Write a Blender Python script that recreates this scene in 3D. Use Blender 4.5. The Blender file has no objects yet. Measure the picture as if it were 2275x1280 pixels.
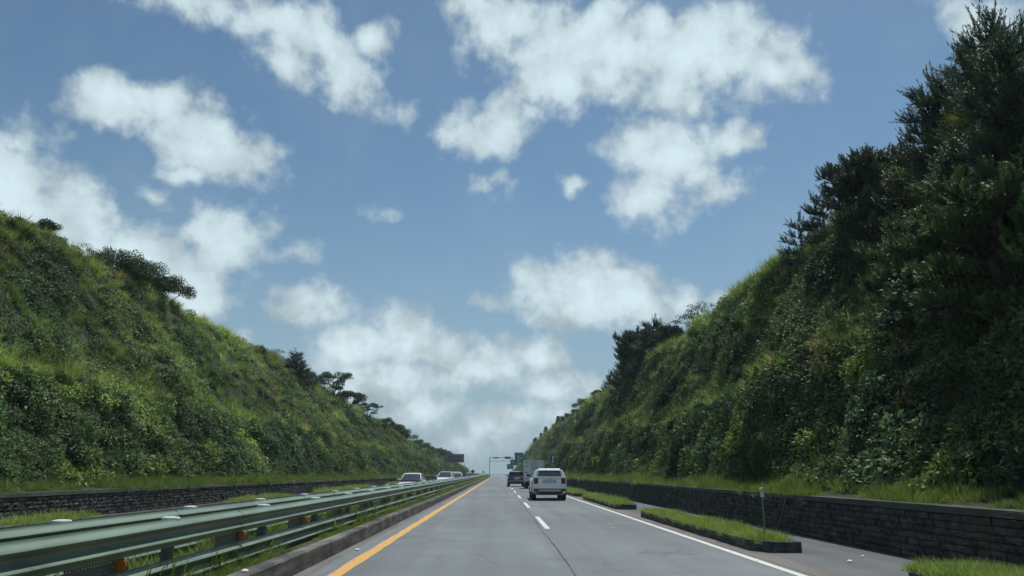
import bpy, math, random
import numpy as np
from mathutils import Vector, Matrix
R = math.radians
C = bpy.context.scene.collection
SC = bpy.context.scene
rng = np.random.default_rng(7)
random.seed(7)

# ------------------------------------------------------------------ camera
cam = bpy.data.objects.new('camera', bpy.data.cameras.new('camera'))
C.objects.link(cam)
cam.location = (0, 0, 1.45)
cam.rotation_euler = (R(90 + 13.971), 0, R(-1.026))
cam.data.sensor_width = 36
cam.data.lens = 26.14
cam.data.clip_start = 0.05
cam.data.clip_end = 60000
SC.camera = cam

# ------------------------------------------------------------------ light
SUN_EL, SUN_AZ = 65, 24          # degrees; azimuth clockwise from +Y (the way the road runs)
sd = bpy.data.lights.new('sun', 'SUN')
sd.energy = 4.3
sd.angle = R(0.53)
sd.color = (1.0, 0.97, 0.91)
sun = bpy.data.objects.new('sun', sd)
C.objects.link(sun)
dirv = Vector((math.sin(R(SUN_AZ)) * math.cos(R(SUN_EL)), math.cos(R(SUN_AZ)) * math.cos(R(SUN_EL)), math.sin(R(SUN_EL))))
sun.rotation_euler = dirv.to_track_quat('Z', 'Y').to_euler()
SC.view_settings.view_transform = 'Standard'
SC.view_settings.look = 'None'
SC.view_settings.exposure = -0.16
SC.view_settings.gamma = 1
SC.cycles.max_bounces = 6
SC.cycles.transparent_max_bounces = 6
SC.cycles.use_denoising = True

W = bpy.data.worlds.new('World')
SC.world = W
W.use_nodes = True
W.cycles.sampling_method = 'MANUAL'
W.cycles.sample_map_resolution = 512
nt = W.node_tree
for n in list(nt.nodes):
    nt.nodes.remove(n)

# clouds: (azimuth, elevation, half width, half height, tilt, weight), all in degrees on the sky
CLOUDS = [(8.46, 31.54, 8.79, 2.97, -3, 1.0), (16.97, 30.3, 6.85, 2.77, -12, 1.0), (-0.05, 33.77, 4.32, 1.84, -10, 1.0), (4.57, 29.16, 4.2, 2.25, 28, 0.9), (14.61, 27.72, 2.53, 1.43, -16, 0.8), (22.75, 28.37, 3.03, 1.37, -25, 0.8), (11.21, 33.21, 6.47, 1.52, -5, 0.9), (-0.77, 26.09, 3.58, 1.99, 11, 0.85), (-0.73, 21.89, 1.55, 0.95, 21, 0.6), (6.1, 21.75, 1.03, 0.68, -2, 0.5), (13.64, 23.74, 4.29, 2.3, -15, 0.95), (19.27, 23.98, 2.22, 1.12, 8, 0.75), (12.41, 20.83, 2.66, 2.35, -14, 0.85), (17.3, 20.77, 2.05, 1.48, 24, 0.45), (6.46, 13.74, 4.95, 2.59, -1, 1.0), (10.28, 12.77, 5.2, 1.78, -10, 0.95), (14.03, 12.27, 1.69, 0.74, -13, 0.6), (4.65, 11.87, 2.12, 0.76, -1, 0.4), (-29.2, 24.6, 3.6, 1.6, -2, 1.0), (-24.7, 24.1, 4.67, 2.1, -10, 1.05), (-22.24, 22.65, 4.17, 1.94, -1, 1.0), (-23.93, 20.81, 1.86, 0.78, 9, 0.6), (-35.2, 16.9, 3.0, 4.2, -8, 1.1), (-31.6, 15.4, 4.8, 3.5, -30, 1.15), (-26.6, 13.9, 5.9, 2.7, -12, 1.15), (-20.99, 16.56, 2.68, 2.42, -4, 0.9), (-31.45, 12.45, 6.71, 2.95, -2, 1.0), (-23.33, 32.24, 5.02, 1.29, 1, 0.8), (-15.9, 31.25, 4.33, 1.97, -12, 0.8), (-12.45, 28.85, 2.92, 1.89, -44, 0.8), (-16.8, 29.27, 3.18, 1.54, -12, 0.7), (-10.77, 31.52, 1.69, 1.23, 5, 0.7), (-18.86, 32.32, 4.23, 1.18, -6, 0.7), (-14.49, 12.31, 2.81, 1.27, -2, 0.75), (-10.98, 9.44, 3.53, 2.03, 17, 0.95), (-7.27, 10.23, 3.1, 2.22, -19, 0.95), (-8.5, 6.63, 5.06, 1.85, 1, 0.75), (2.86, 8.95, 2.79, 1.38, -5, 0.85), (-1.32, 7.92, 3.82, 1.44, 5, 0.8), (4.91, 6.37, 4.13, 1.36, -5, 0.75), (-4.47, 9.09, 2.08, 1.37, 1, 0.6), (-5.72, 4.49, 3.05, 1.51, 1, 0.6), (-0.77, 3.34, 2.56, 1.27, 5, 0.75), (2.48, 4.18, 3.08, 1.15, 0, 0.6), (-12.45, 5.88, 2.94, 1.66, 1, 0.6), (36.85, 28.61, 2.69, 1.61, -32, 0.65), (17.05, 12.38, 1.12, 0.8, -3, 0.8), (-19.42, 9.6, 0.99, 0.71, 3, 0.7), (-17.06, 15.79, 1.97, 0.83, 5, 0.35), (-10.11, 19.5, 1.42, 0.54, 3, 0.4), (-1.02, 13.27, 1.07, 0.87, 0, 0.35), (-25.85, 18.94, 1.19, 0.62, 9, 0.35), (-8.47, 26.93, 1.3, 0.97, 4, 0.35), (-2.28, 2.17, 3.73, 0.83, 0, 0.45), (31.19, 20.68, 0.57, 0.48, -11, 0.7),
          # beyond the picture's edges
          (58, 24, 13, 5, 5, 1), (-58, 26, 12, 6, 10, 1)]

def math_node(t, op, a=None, b=None, c=None, clamp=False):
    n = t.nodes.new('ShaderNodeMath'); n.operation = op; n.use_clamp = clamp
    for i, v in enumerate((a, b, c)):
        if v is None: continue
        if isinstance(v, (int, float)): n.inputs[i].default_value = v
        else: t.links.new(v, n.inputs[i])
    return n.outputs[0]

def vmath(t, op, a=None, b=None, scale=None):
    n = t.nodes.new('ShaderNodeVectorMath'); n.operation = op
    for i, v in enumerate((a, b)):
        if v is None: continue
        if isinstance(v, (tuple, list)): n.inputs[i].default_value = v
        else: t.links.new(v, n.inputs[i])
    if scale is not None:
        if isinstance(scale, (int, float)): n.inputs['Scale'].default_value = scale
        else: t.links.new(scale, n.inputs['Scale'])
    return n.outputs['Value'] if op in ('LENGTH', 'DOT_PRODUCT') else n.outputs['Vector']

def ramp(t, fac, lo, hi, smooth=True, out=(0, 1)):
    n = t.nodes.new('ShaderNodeMapRange')
    n.interpolation_type = 'SMOOTHSTEP' if smooth else 'LINEAR'
    t.links.new(fac, n.inputs[0])
    n.inputs[1].default_value = lo; n.inputs[2].default_value = hi
    n.inputs[3].default_value = out[0]; n.inputs[4].default_value = out[1]
    return n.outputs[0]

# group: cloud field at a sky position given in degrees
g = bpy.data.node_groups.new('cloud_field', 'ShaderNodeTree')
g.interface.new_socket('Sky', in_out='INPUT', socket_type='NodeSocketVector')
g.interface.new_socket('Warp', in_out='INPUT', socket_type='NodeSocketVector')
g.interface.new_socket('Field', in_out='OUTPUT', socket_type='NodeSocketFloat')
gi = g.nodes.new('NodeGroupInput'); go = g.nodes.new('NodeGroupOutput')
p0 = vmath(g, 'ADD', gi.outputs['Sky'], gi.outputs['Warp'])
acc = None
for (az, el, w_, h_, rot, wt) in CLOUDS:
    m = g.nodes.new('ShaderNodeMapping'); m.vector_type = 'TEXTURE'
    m.inputs['Location'].default_value = (az, el, 0)
    m.inputs['Rotation'].default_value = (0, 0, R(rot))
    m.inputs['Scale'].default_value = (w_ * 1.42, h_ * 1.42, 1)
    if acc is None: g.links.new(p0, m.inputs['Vector'])
    else:                                            # the tiny term only fixes the order of evaluation
        q = g.nodes.new('ShaderNodeVectorMath'); q.operation = 'MULTIPLY_ADD'
        g.links.new(acc, q.inputs[0]); q.inputs[1].default_value = (1e-6, 1e-6, 1e-6); g.links.new(p0, q.inputs[2])
        g.links.new(q.outputs[0], m.inputs['Vector'])
    ln = vmath(g, 'LENGTH', m.outputs[0])
    wt = wt * (1.02 if el < 11 else 1.05)
    v = math_node(g, 'MULTIPLY_ADD', ln, -wt, wt)
    acc = v if acc is None else math_node(g, 'SMOOTH_MAX', acc, v, 0.14)
nz = g.nodes.new('ShaderNodeTexNoise'); nz.inputs['Scale'].default_value = 0.38
nz.inputs['Detail'].default_value = 7; nz.inputs['Roughness'].default_value = 0.55
nz.inputs['Distortion'].default_value = 0.0
g.links.new(gi.outputs['Sky'], nz.inputs['Vector'])
nn = math_node(g, 'MULTIPLY_ADD', nz.outputs['Fac'], 1.45, -0.68)
fld = math_node(g, 'ADD', math_node(g, 'MAXIMUM', acc, -0.9), nn)
g.links.new(fld, go.inputs['Field'])
g.interface.new_socket('Body', in_out='OUTPUT', socket_type='NodeSocketFloat')
g.links.new(acc, go.inputs['Body'])

tc = nt.nodes.new('ShaderNodeTexCoord')
sep = nt.nodes.new('ShaderNodeSeparateXYZ')
nt.links.new(tc.outputs['Generated'], sep.inputs[0])
azr = math_node(nt, 'ARCTAN2', sep.outputs[0], sep.outputs[1])
elr = math_node(nt, 'ARCSINE', sep.outputs[2])
azd = math_node(nt, 'MULTIPLY', azr, 57.29578)
eld = math_node(nt, 'MULTIPLY', elr, 57.29578)
cmb = nt.nodes.new('ShaderNodeCombineXYZ')
nt.links.new(azd, cmb.inputs[0]); nt.links.new(eld, cmb.inputs[1])
P = cmb.outputs[0]
wn = nt.nodes.new('ShaderNodeTexNoise'); wn.inputs['Scale'].default_value = 0.22
wn.inputs['Detail'].default_value = 5
nt.links.new(P, wn.inputs['Vector'])
warp = vmath(nt, 'SCALE', vmath(nt, 'SUBTRACT', wn.outputs['Color'], (0.5, 0.5, 0.5)), scale=2.8)
gn = nt.nodes.new('ShaderNodeGroup'); gn.node_tree = g
nt.links.new(P, gn.inputs['Sky']); nt.links.new(warp, gn.inputs['Warp'])
far = nt.nodes.new('ShaderNodeTexNoise'); far.inputs['Scale'].default_value = 0.05; far.inputs['Detail'].default_value = 5
nt.links.new(P, far.inputs['Vector'])
elsewhere = math_node(nt, 'MULTIPLY', ramp(nt, far.outputs['Fac'], 0.48, 0.62), ramp(nt, math_node(nt, 'ABSOLUTE', azd), 50, 70))
F0 = math_node(nt, 'MAXIMUM', gn.outputs['Field'], math_node(nt, 'SUBTRACT', elsewhere, 0.3))
n2 = nt.nodes.new('ShaderNodeTexNoise'); n2.inputs['Scale'].default_value = 0.27; n2.inputs['Detail'].default_value = 6
n2.inputs['Roughness'].default_value = 0.55; n2.inputs['Distortion'].default_value = 0.25
nt.links.new(vmath(nt, 'ADD', P, (0.3, 0.9, 0)), n2.inputs['Vector'])      # a little nearer the sun: how much cloud lies above
cover = ramp(nt, F0, -0.03, 0.55)
wisps = nt.nodes.new('ShaderNodeTexNoise'); wisps.inputs['Scale'].default_value = 0.09
wisps.inputs['Detail'].default_value = 6; wisps.inputs['Roughness'].default_value = 0.6
nt.links.new(P, wisps.inputs['Vector'])
veil = math_node(nt, 'MULTIPLY', ramp(nt, wisps.outputs['Fac'], 0.42, 0.85), 0.16)
low = ramp(nt, eld, 14, 2)                          # hazier clouds near the horizon
cover = math_node(nt, 'MULTIPLY', cover, ramp(nt, eld, 0, 8, out=(0.78, 0.97)))
cover = math_node(nt, 'MAXIMUM', cover, veil)
shade_n = ramp(nt, n2.outputs['Fac'], 0.42, 0.66)
lum = math_node(nt, 'SUBTRACT', ramp(nt, F0, 0.1, 1.0, out=(0.90, 1.20)), math_node(nt, 'MULTIPLY', shade_n, ramp(nt, eld, 4, 20, out=(0.34, 0.15))))

sky = nt.nodes.new('ShaderNodeTexSky')
sky.sky_type = 'NISHITA'; sky.sun_disc = False
sky.sun_elevation = R(SUN_EL); sky.sun_rotation = R(SUN_AZ)
sky.air_density = 1.0; sky.dust_density = 0.6; sky.ozone_density = 1.0; sky.altitude = 100
tint = nt.nodes.new('ShaderNodeMix'); tint.data_type = 'RGBA'; tint.blend_type = 'MULTIPLY'
tint.inputs[0].default_value = 1
nt.links.new(sky.outputs[0], tint.inputs[6]); tint.inputs[7].default_value = (0.755, 0.94, 0.945, 1)
# pale air towards the horizon and below it
hz = nt.nodes.new('ShaderNodeMix'); hz.data_type = 'RGBA'
hf = ramp(nt, eld, 24, -2, out=(0.0, 0.85))
nt.links.new(hf, hz.inputs[0]); nt.links.new(tint.outputs[2], hz.inputs[6])
hz.inputs[7].default_value = (3.4, 4.75, 5.7, 1)
cl = nt.nodes.new('ShaderNodeMix'); cl.data_type = 'RGBA'
nt.links.new(cover, cl.inputs[0]); nt.links.new(hz.outputs[2], cl.inputs[6])
cc = nt.nodes.new('ShaderNodeMix'); cc.data_type = 'RGBA'
nt.links.new(low, cc.inputs[0])
cc.inputs[6].default_value = (6.7, 8.2, 8.8, 1); cc.inputs[7].default_value = (7.3, 8.7, 9.3, 1)
cs = vmath(nt, 'SCALE', cc.outputs[2], scale=lum)
nt.links.new(cs, cl.inputs[7])
bg = nt.nodes.new('ShaderNodeBackground'); bg.inputs['Strength'].default_value = 0.097
nt.links.new(cl.outputs[2], bg.inputs[0])
wo = nt.nodes.new('ShaderNodeOutputWorld'); nt.links.new(bg.outputs[0], wo.inputs[0])

# ------------------------------------------------------------------ helpers
def tag(o, label=None, cat=None, group=None, kind=None):
    if label: o['label'] = label
    if cat: o['category'] = cat
    if group: o['group'] = group
    if kind: o['kind'] = kind
    return o

def empty(name, loc=(0, 0, 0), rz=0, **k):
    o = bpy.data.objects.new(name, None)
    C.objects.link(o); o.location = loc; o.rotation_euler = (0, 0, rz)
    o.empty_display_size = 0.2
    return tag(o, **k)

def link_mesh(name, me, parent=None):
    o = bpy.data.objects.new(name, me)
    C.objects.link(o)
    if parent is not None: o.parent = parent
    return o

def copy_tree(o, parent=None, keep_children=True):
    c = o.copy(); C.objects.link(c); c.parent = parent
    if keep_children:
        for ch in o.children: copy_tree(ch, c)
    return c

class MB:
    """collects faces for one mesh"""
    def __init__(s): s.v = []; s.f = []; s.m = []; s.mi = 0
    def add(s, vs, fs):
        b = len(s.v); s.v += [tuple(p) for p in vs]
        s.f += [tuple(b + i for i in f) for f in fs]; s.m += [s.mi] * len(fs)
        return s
    def box(s, x0, x1, y0, y1, z0, z1):
        return s.add([(x0, y0, z0), (x1, y0, z0), (x1, y1, z0), (x0, y1, z0), (x0, y0, z1), (x1, y0, z1), (x1, y1, z1), (x0, y1, z1)],
                     [(0, 3, 2, 1), (4, 5, 6, 7), (0, 1, 5, 4), (1, 2, 6, 5), (2, 3, 7, 6), (3, 0, 4, 7)])
    def tube(s, pts, rad, n=8, cap=True):
        pts = [Vector(p) for p in pts]
        if isinstance(rad, (int, float)): rad = [rad] * len(pts)
        b = len(s.v); up = Vector((0.13, 0.31, 0.94))
        for i, p in enumerate(pts):
            d = (pts[min(i + 1, len(pts) - 1)] - pts[max(i - 1, 0)]).normalized()
            u = d.cross(up)
            if u.length < 0.2: u = d.cross(Vector((1, 0, 0)))
            u.normalize(); w = d.cross(u)
            for k in range(n):
                a = 2 * math.pi * k / n
                s.v.append(tuple(p + (u * math.cos(a) + w * math.sin(a)) * rad[i]))
        fs = []
        for i in range(len(pts) - 1):
            for k in range(n):
                fs.append((b + i * n + k, b + i * n + (k + 1) % n, b + (i + 1) * n + (k + 1) % n, b + (i + 1) * n + k))
        if cap:
            fs.append(tuple(b + k for k in range(n))[::-1]); fs.append(tuple(b + (len(pts) - 1) * n + k for k in range(n)))
        s.f += fs; s.m += [s.mi] * len(fs)
        return s
    def lathe(s, prof, c=(0, 0, 0), n=20, axis='z'):
        """prof: (radius, height) from bottom to top"""
        b = len(s.v)
        for r, h in prof:
            for k in range(n):
                a = 2 * math.pi * k / n
                q = (r * math.cos(a), r * math.sin(a), h)
                if axis == 'x': q = (q[2], q[0], q[1])
                elif axis == 'y': q = (q[0], q[2], q[1])
                s.v.append((c[0] + q[0], c[1] + q[1], c[2] + q[2]))
        fs = []
        for i in range(len(prof) - 1):
            for k in range(n):
                fs.append((b + i * n + k, b + i * n + (k + 1) % n, b + (i + 1) * n + (k + 1) % n, b + (i + 1) * n + k))
        fs.append(tuple(b + k for k in range(n))[::-1]); fs.append(tuple(b + (len(prof) - 1) * n + k for k in range(n)))
        s.f += fs; s.m += [s.mi] * len(fs)
        return s
    def prism(s, poly, plane, d0, d1):
        """poly: 2-D outline; plane 'xz' extruded along y, 'yz' along x, 'xy' along z"""
        def P3(a, b, d): return {'xz': (a, d, b), 'yz': (d, a, b), 'xy': (a, b, d)}[plane]
        n = len(poly)
        vs = [P3(a, b, d0) for a, b in poly] + [P3(a, b, d1) for a, b in poly]
        fs = [(i, (i + 1) % n, n + (i + 1) % n, n + i) for i in range(n)]
        fs += [tuple(range(n))[::-1], tuple(range(n, 2 * n))]
        return s.add(vs, fs)
    def sweep(s, prof, ys, closed=False, xoff=None, zoff=None, flip=False):
        """cross section (x, z) swept along the road; follows the road's height"""
        b = len(s.v); n = len(prof)
        for y in ys:
            z0 = zr(y); dx = xoff(y) if xoff else 0; dz = zoff(y) if zoff else 0
            for (x, z) in prof: s.v.append((x + dx, y, z + z0 + dz))
        fs = []; kk = n if closed else n - 1
        for i in range(len(ys) - 1):
            for k in range(kk):
                q = (b + i * n + k, b + i * n + (k + 1) % n, b + (i + 1) * n + (k + 1) % n, b + (i + 1) * n + k)
                fs.append(q[::-1] if flip else q)
        if closed:
            fs.append(tuple(b + k for k in range(n))); fs.append(tuple(b + (len(ys) - 1) * n + k for k in range(n))[::-1])
        s.f += fs; s.m += [s.mi] * len(fs)
        return s
    def mesh(s, name, mats, smooth=False, recalc=True):
        me = bpy.data.meshes.new(name)
        me.from_pydata(s.v, [], s.f)
        for m in (mats if isinstance(mats, (list, tuple)) else [mats]): me.materials.append(m)
        if s.m and max(s.m) > 0: me.polygons.foreach_set('material_index', s.m)
        if recalc:
            import bmesh
            bm = bmesh.new(); bm.from_mesh(me); bmesh.ops.recalc_face_normals(bm, faces=bm.faces); bm.to_mesh(me); bm.free()
        if smooth:
            me.polygons.foreach_set('use_smooth', [True] * len(me.polygons))
            if smooth == 'auto': me.set_sharp_from_angle(angle=R(35))
        me.update()
        return me
    def build(s, name, mats, parent=None, smooth=False, bevel=0, recalc=True):
        o = link_mesh(name, s.mesh(name, mats, smooth, recalc), parent)
        if bevel:
            b = o.modifiers.new('bevel', 'BEVEL'); b.width = bevel; b.segments = 2; b.limit_method = 'ANGLE'
        return o

# value noise in numpy
def _hash(i, j, k):
    n = (i * 374761393 + j * 668265263 + k * 2147483647 + 1442695) & 0xffffffff
    n = ((n ^ (n >> 13)) * 1274126177) & 0xffffffff
    n = (n ^ (n >> 16)) & 0xffffffff
    return n / 4294967295.0
def vnoise(x, y, seed=0):
    x = np.asarray(x, float); y = np.asarray(y, float)
    xi = np.floor(x).astype(np.int64); yi = np.floor(y).astype(np.int64)
    fx = x - xi; fy = y - yi; fx = fx * fx * (3 - 2 * fx); fy = fy * fy * (3 - 2 * fy)
    h = lambda a, b: _hash(a, b, np.int64(seed))
    return (h(xi, yi) * (1 - fx) + h(xi + 1, yi) * fx) * (1 - fy) + (h(xi, yi + 1) * (1 - fx) + h(xi + 1, yi + 1) * fx) * fy
def fbm(x, y, seed=0, o=4):
    t = 0; a = 0.5
    for k in range(o):
        t = t + a * vnoise(np.asarray(x) * 2 ** k, np.asarray(y) * 2 ** k, seed + k * 17); a *= 0.5
    return t / (1 - 0.5 ** o)

def zr(y):
    """height of the road: level, then over a crest and down"""
    y = np.asarray(y, float)
    d = np.clip(y - 300, 0, 160)
    z = -(d * d) / 3000 - np.clip(y - 460, 0, None) * (160 / 1500)
    return z if z.shape else float(z)

YS_LONG = list(np.arange(-30, 300, 5.0)) + list(np.arange(300, 340, 2.5)) + list(np.arange(340, 620, 10.0))

# ------------------------------------------------------------------ materials
def mat(name, base=(0.5, 0.5, 0.5), rough=0.6, metal=0.0, spec=0.5, coat=0.0):
    m = bpy.data.materials.new(name); m.use_nodes = True
    b = m.node_tree.nodes['Principled BSDF']
    b.inputs['Base Color'].default_value = (*base, 1)
    b.inputs['Roughness'].default_value = rough; b.inputs['Metallic'].default_value = metal
    b.inputs['Specular IOR Level'].default_value = spec
    b.inputs['Coat Weight'].default_value = coat
    return m

def noise_mat(name, cols, scale=(1, 1, 1), rough=0.85, detail=8, bump=0.0, bscale=40, lo=0.35, hi=0.65, fine=0.0, fscale=60, coord='Object', spec=0.3, metal=0):
    m = mat(name, cols[0], rough, metal, spec); t = m.node_tree; b = t.nodes['Principled BSDF']
    tc = t.nodes.new('ShaderNodeTexCoord'); mp = t.nodes.new('ShaderNodeMapping')
    mp.inputs['Scale'].default_value = scale
    t.links.new(tc.outputs[coord], mp.inputs[0])
    n = t.nodes.new('ShaderNodeTexNoise'); n.inputs['Scale'].default_value = 1; n.inputs['Detail'].default_value = detail
    n.inputs['Roughness'].default_value = 0.6
    t.links.new(mp.outputs[0], n.inputs['Vector'])
    cr = t.nodes.new('ShaderNodeValToRGB')
    cr.color_ramp.elements[0].position = lo; cr.color_ramp.elements[1].position = hi
    cr.color_ramp.elements[0].color = (*cols[0], 1); cr.color_ramp.elements[1].color = (*cols[-1], 1)
    if len(cols) == 3:
        e = cr.color_ramp.elements.new((lo + hi) / 2); e.color = (*cols[1], 1)
    t.links.new(n.outputs['Fac'], cr.inputs[0])
    out = cr.outputs[0]
    if fine:
        f = t.nodes.new('ShaderNodeTexNoise'); f.inputs['Scale'].default_value = fscale; f.inputs['Detail'].default_value = 4
        t.links.new(tc.outputs[coord], f.inputs['Vector'])
        fr = ramp(t, f.outputs['Fac'], 0.3, 0.7, False, (1 - fine, 1 + fine))
        out = vmath(t, 'SCALE', out, scale=fr)
    t.links.new(out, b.inputs['Base Color'])
    if bump:
        bn = t.nodes.new('ShaderNodeTexNoise'); bn.inputs['Scale'].default_value = bscale; bn.inputs['Detail'].default_value = 6
        t.links.new(tc.outputs[coord], bn.inputs['Vector'])
        bp = t.nodes.new('ShaderNodeBump'); bp.inputs['Strength'].default_value = bump; bp.inputs['Distance'].default_value = 0.02
        t.links.new(bn.outputs['Fac'], bp.inputs['Height']); t.links.new(bp.outputs[0], b.inputs['Normal'])
    return m

def leaf_mat(name, c0, c1, trans=0.3, rough=0.55, tint_attr=True):
    """leaf colours vary with the leaf ('shade', 'hue') and with the plant ('tint')"""
    m = bpy.data.materials.new(name); m.use_nodes = True; t = m.node_tree
    b = t.nodes['Principled BSDF']
    a = t.nodes.new('ShaderNodeAttribute'); a.attribute_name = 'shade'
    mx = t.nodes.new('ShaderNodeMix'); mx.data_type = 'RGBA'
    mx.inputs[6].default_value = (*c0, 1); mx.inputs[7].default_value = (*c1, 1)
    t.links.new(a.outputs['Fac'], mx.inputs[0])
    col = mx.outputs[2]
    if tint_attr:
        ta = t.nodes.new('ShaderNodeAttribute'); ta.attribute_name = 'tint'; ta.attribute_type = 'INSTANCER'
        col = vmath(t, 'MULTIPLY', col, ta.outputs['Vector'])
    t.links.new(col, b.inputs['Base Color'])
    b.inputs['Roughness'].default_value = rough; b.inputs['Specular IOR Level'].default_value = 0.2
    tr = t.nodes.new('ShaderNodeBsdfTranslucent')
    t.links.new(vmath(t, 'MULTIPLY', col, (1.2, 1.25, 0.75)), tr.inputs[0])
    ms = t.nodes.new('ShaderNodeMixShader'); ms.inputs[0].default_value = trans
    t.links.new(b.outputs[0], ms.inputs[1]); t.links.new(tr.outputs[0], ms.inputs[2])
    t.links.new(ms.outputs[0], t.nodes['Material Output'].inputs[0])
    return m

def asphalt_mat(name, c, var=0.16):
    m = mat(name, c, 0.8, 0, 0.35); t = m.node_tree; b = t.nodes['Principled BSDF']
    tc = t.nodes.new('ShaderNodeTexCoord')
    def nz(sc, det, vec_scale=(1, 1, 1)):
        mp = t.nodes.new('ShaderNodeMapping'); mp.inputs['Scale'].default_value = vec_scale
        t.links.new(tc.outputs['Object'], mp.inputs[0])
        n = t.nodes.new('ShaderNodeTexNoise'); n.inputs['Scale'].default_value = sc; n.inputs['Detail'].default_value = det
        t.links.new(mp.outputs[0], n.inputs['Vector']); return n.outputs['Fac']
    a = ramp(t, nz(1, 5, (1.3, 0.05, 1)), 0.3, 0.7, False, (1 - var, 1 + var))       # wheel tracks
    bb = ramp(t, nz(1, 3, (0.12, 0.09, 1)), 0.35, 0.65, False, (1 - var, 1 + var * .8))   # relaid lengths
    cdd = ramp(t, nz(0.9, 8), 0.3, 0.7, False, (1 - var * .5, 1 + var * .5))
    d = ramp(t, nz(90, 3), 0.25, 0.75, False, (0.8, 1.2))
    s = math_node(t, 'MULTIPLY', math_node(t, 'MULTIPLY', a, bb), math_node(t, 'MULTIPLY', cdd, d))
    spots = ramp(t, nz(2.2, 2), 0.70, 0.74, True, (1, 0.72))
    vo = t.nodes.new('ShaderNodeTexVoronoi'); vo.feature = 'DISTANCE_TO_EDGE'; vo.inputs['Scale'].default_value = 0.42
    wv = t.nodes.new('ShaderNodeTexNoise'); wv.inputs['Scale'].default_value = 1.1; wv.inputs['Detail'].default_value = 6
    t.links.new(tc.outputs['Object'], wv.inputs['Vector'])
    t.links.new(vmath(t, 'ADD', tc.outputs['Object'], vmath(t, 'SCALE', wv.outputs['Color'], scale=1.6)), vo.inputs['Vector'])
    crk = ramp(t, vo.outputs['Distance'], 0.003, 0.014, True, (0.72, 1))
    crk = math_node(t, 'MAXIMUM', crk, ramp(t, nz(0.16, 2), 0.40, 0.46, True))       # cracks only in some stretches
    spots = math_node(t, 'MULTIPLY', spots, crk)
    s = math_node(t, 'MULTIPLY', s, spots)
    t.links.new(vmath(t, 'SCALE', (c[0], c[1], c[2]), scale=s), b.inputs['Base Color'])
    bp = t.nodes.new('ShaderNodeBump'); bp.inputs['Strength'].default_value = 0.35; bp.inputs['Distance'].default_value = 0.006
    t.links.new(nz(120, 3), bp.inputs['Height']); t.links.new(bp.outputs[0], b.inputs['Normal'])
    return m

M = {}
M['asphalt'] = asphalt_mat('asphalt', (0.150, 0.172, 0.182))
M['asphalt_side'] = asphalt_mat('asphalt_side', (0.105, 0.112, 0.120), 0.22)
M['edge_dirt'] = noise_mat('edge_dirt', [(0.12, 0.115, 0.11), (0.19, 0.175, 0.155)], (2, 0.4, 1), 0.9, fine=0.25)
M['ground'] = noise_mat('ground_soil', [(0.03, 0.05, 0.015), (0.07, 0.085, 0.03)], (0.1, 0.1, 0.1), 0.95)
M['soil'] = noise_mat('hill_soil', [(0.012, 0.022, 0.008), (0.03, 0.045, 0.014), (0.045, 0.045, 0.022)], (0.6, 0.6, 0.6), 0.95, bump=0.6, bscale=3)
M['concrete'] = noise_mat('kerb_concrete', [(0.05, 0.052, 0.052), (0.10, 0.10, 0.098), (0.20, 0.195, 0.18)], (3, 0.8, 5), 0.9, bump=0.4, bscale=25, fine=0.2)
M['kerb_dark'] = noise_mat('kerb_stone', [(0.045, 0.047, 0.05), (0.085, 0.088, 0.09), (0.17, 0.17, 0.165)], (5, 1.4, 9), 0.9, bump=0.4, bscale=25, fine=0.25, lo=0.4, hi=0.75)
M['coping'] = noise_mat('coping_concrete', [(0.05, 0.05, 0.052), (0.10, 0.10, 0.098)], (2, 1, 3), 0.9, bump=0.4, bscale=20, fine=0.25)
M['stone'] = noise_mat('basalt_block', [(0.030, 0.029, 0.029), (0.056, 0.055, 0.055), (0.11, 0.107, 0.102)], (1.7, 2.3, 4.5), 0.92, bump=1.2, bscale=14, fine=0.4, fscale=30)
def stain(m, col, scale, lo, hi, amount):
    """moss or grime in patches over a finished material"""
    t = m.node_tree; b = t.nodes['Principled BSDF']; src = b.inputs['Base Color'].links[0].from_socket
    tc = t.nodes.new('ShaderNodeTexCoord'); mp = t.nodes.new('ShaderNodeMapping'); mp.inputs['Scale'].default_value = scale
    t.links.new(tc.outputs['Object'], mp.inputs[0])
    n = t.nodes.new('ShaderNodeTexNoise'); n.inputs['Scale'].default_value = 1; n.inputs['Detail'].default_value = 7; n.inputs['Roughness'].default_value = 0.65
    t.links.new(mp.outputs[0], n.inputs['Vector'])
    mx = t.nodes.new('ShaderNodeMix'); mx.data_type = 'RGBA'
    t.links.new(ramp(t, n.outputs['Fac'], lo, hi, True, (0, amount)), mx.inputs[0])
    t.links.new(src, mx.inputs[6]); mx.inputs[7].default_value = (*col, 1)
    t.links.new(mx.outputs[2], b.inputs['Base Color'])
stain(M['stone'], (0.075, 0.085, 0.045), (.5, .55, 1.6), .52, .68, .75)
stain(M['stone'], (0.16, 0.155, 0.145), (3, 2.6, .5), .60, .70, .6)
stain(M['coping'], (0.05, 0.065, 0.03), (1, .8, 2), .48, .62, .8)
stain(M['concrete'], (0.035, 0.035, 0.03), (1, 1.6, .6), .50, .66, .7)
stain(M['kerb_dark'], (0.06, 0.07, 0.035), (1, 1.2, 2), .52, .66, .7)
M['mortar'] = noise_mat('mortar', [(0.018, 0.018, 0.02), (0.04, 0.04, 0.04)], (3, 3, 3), 0.95)
M['sea'] = mat('sea_water', (0.05, 0.09, 0.12), 0.25)

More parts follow.
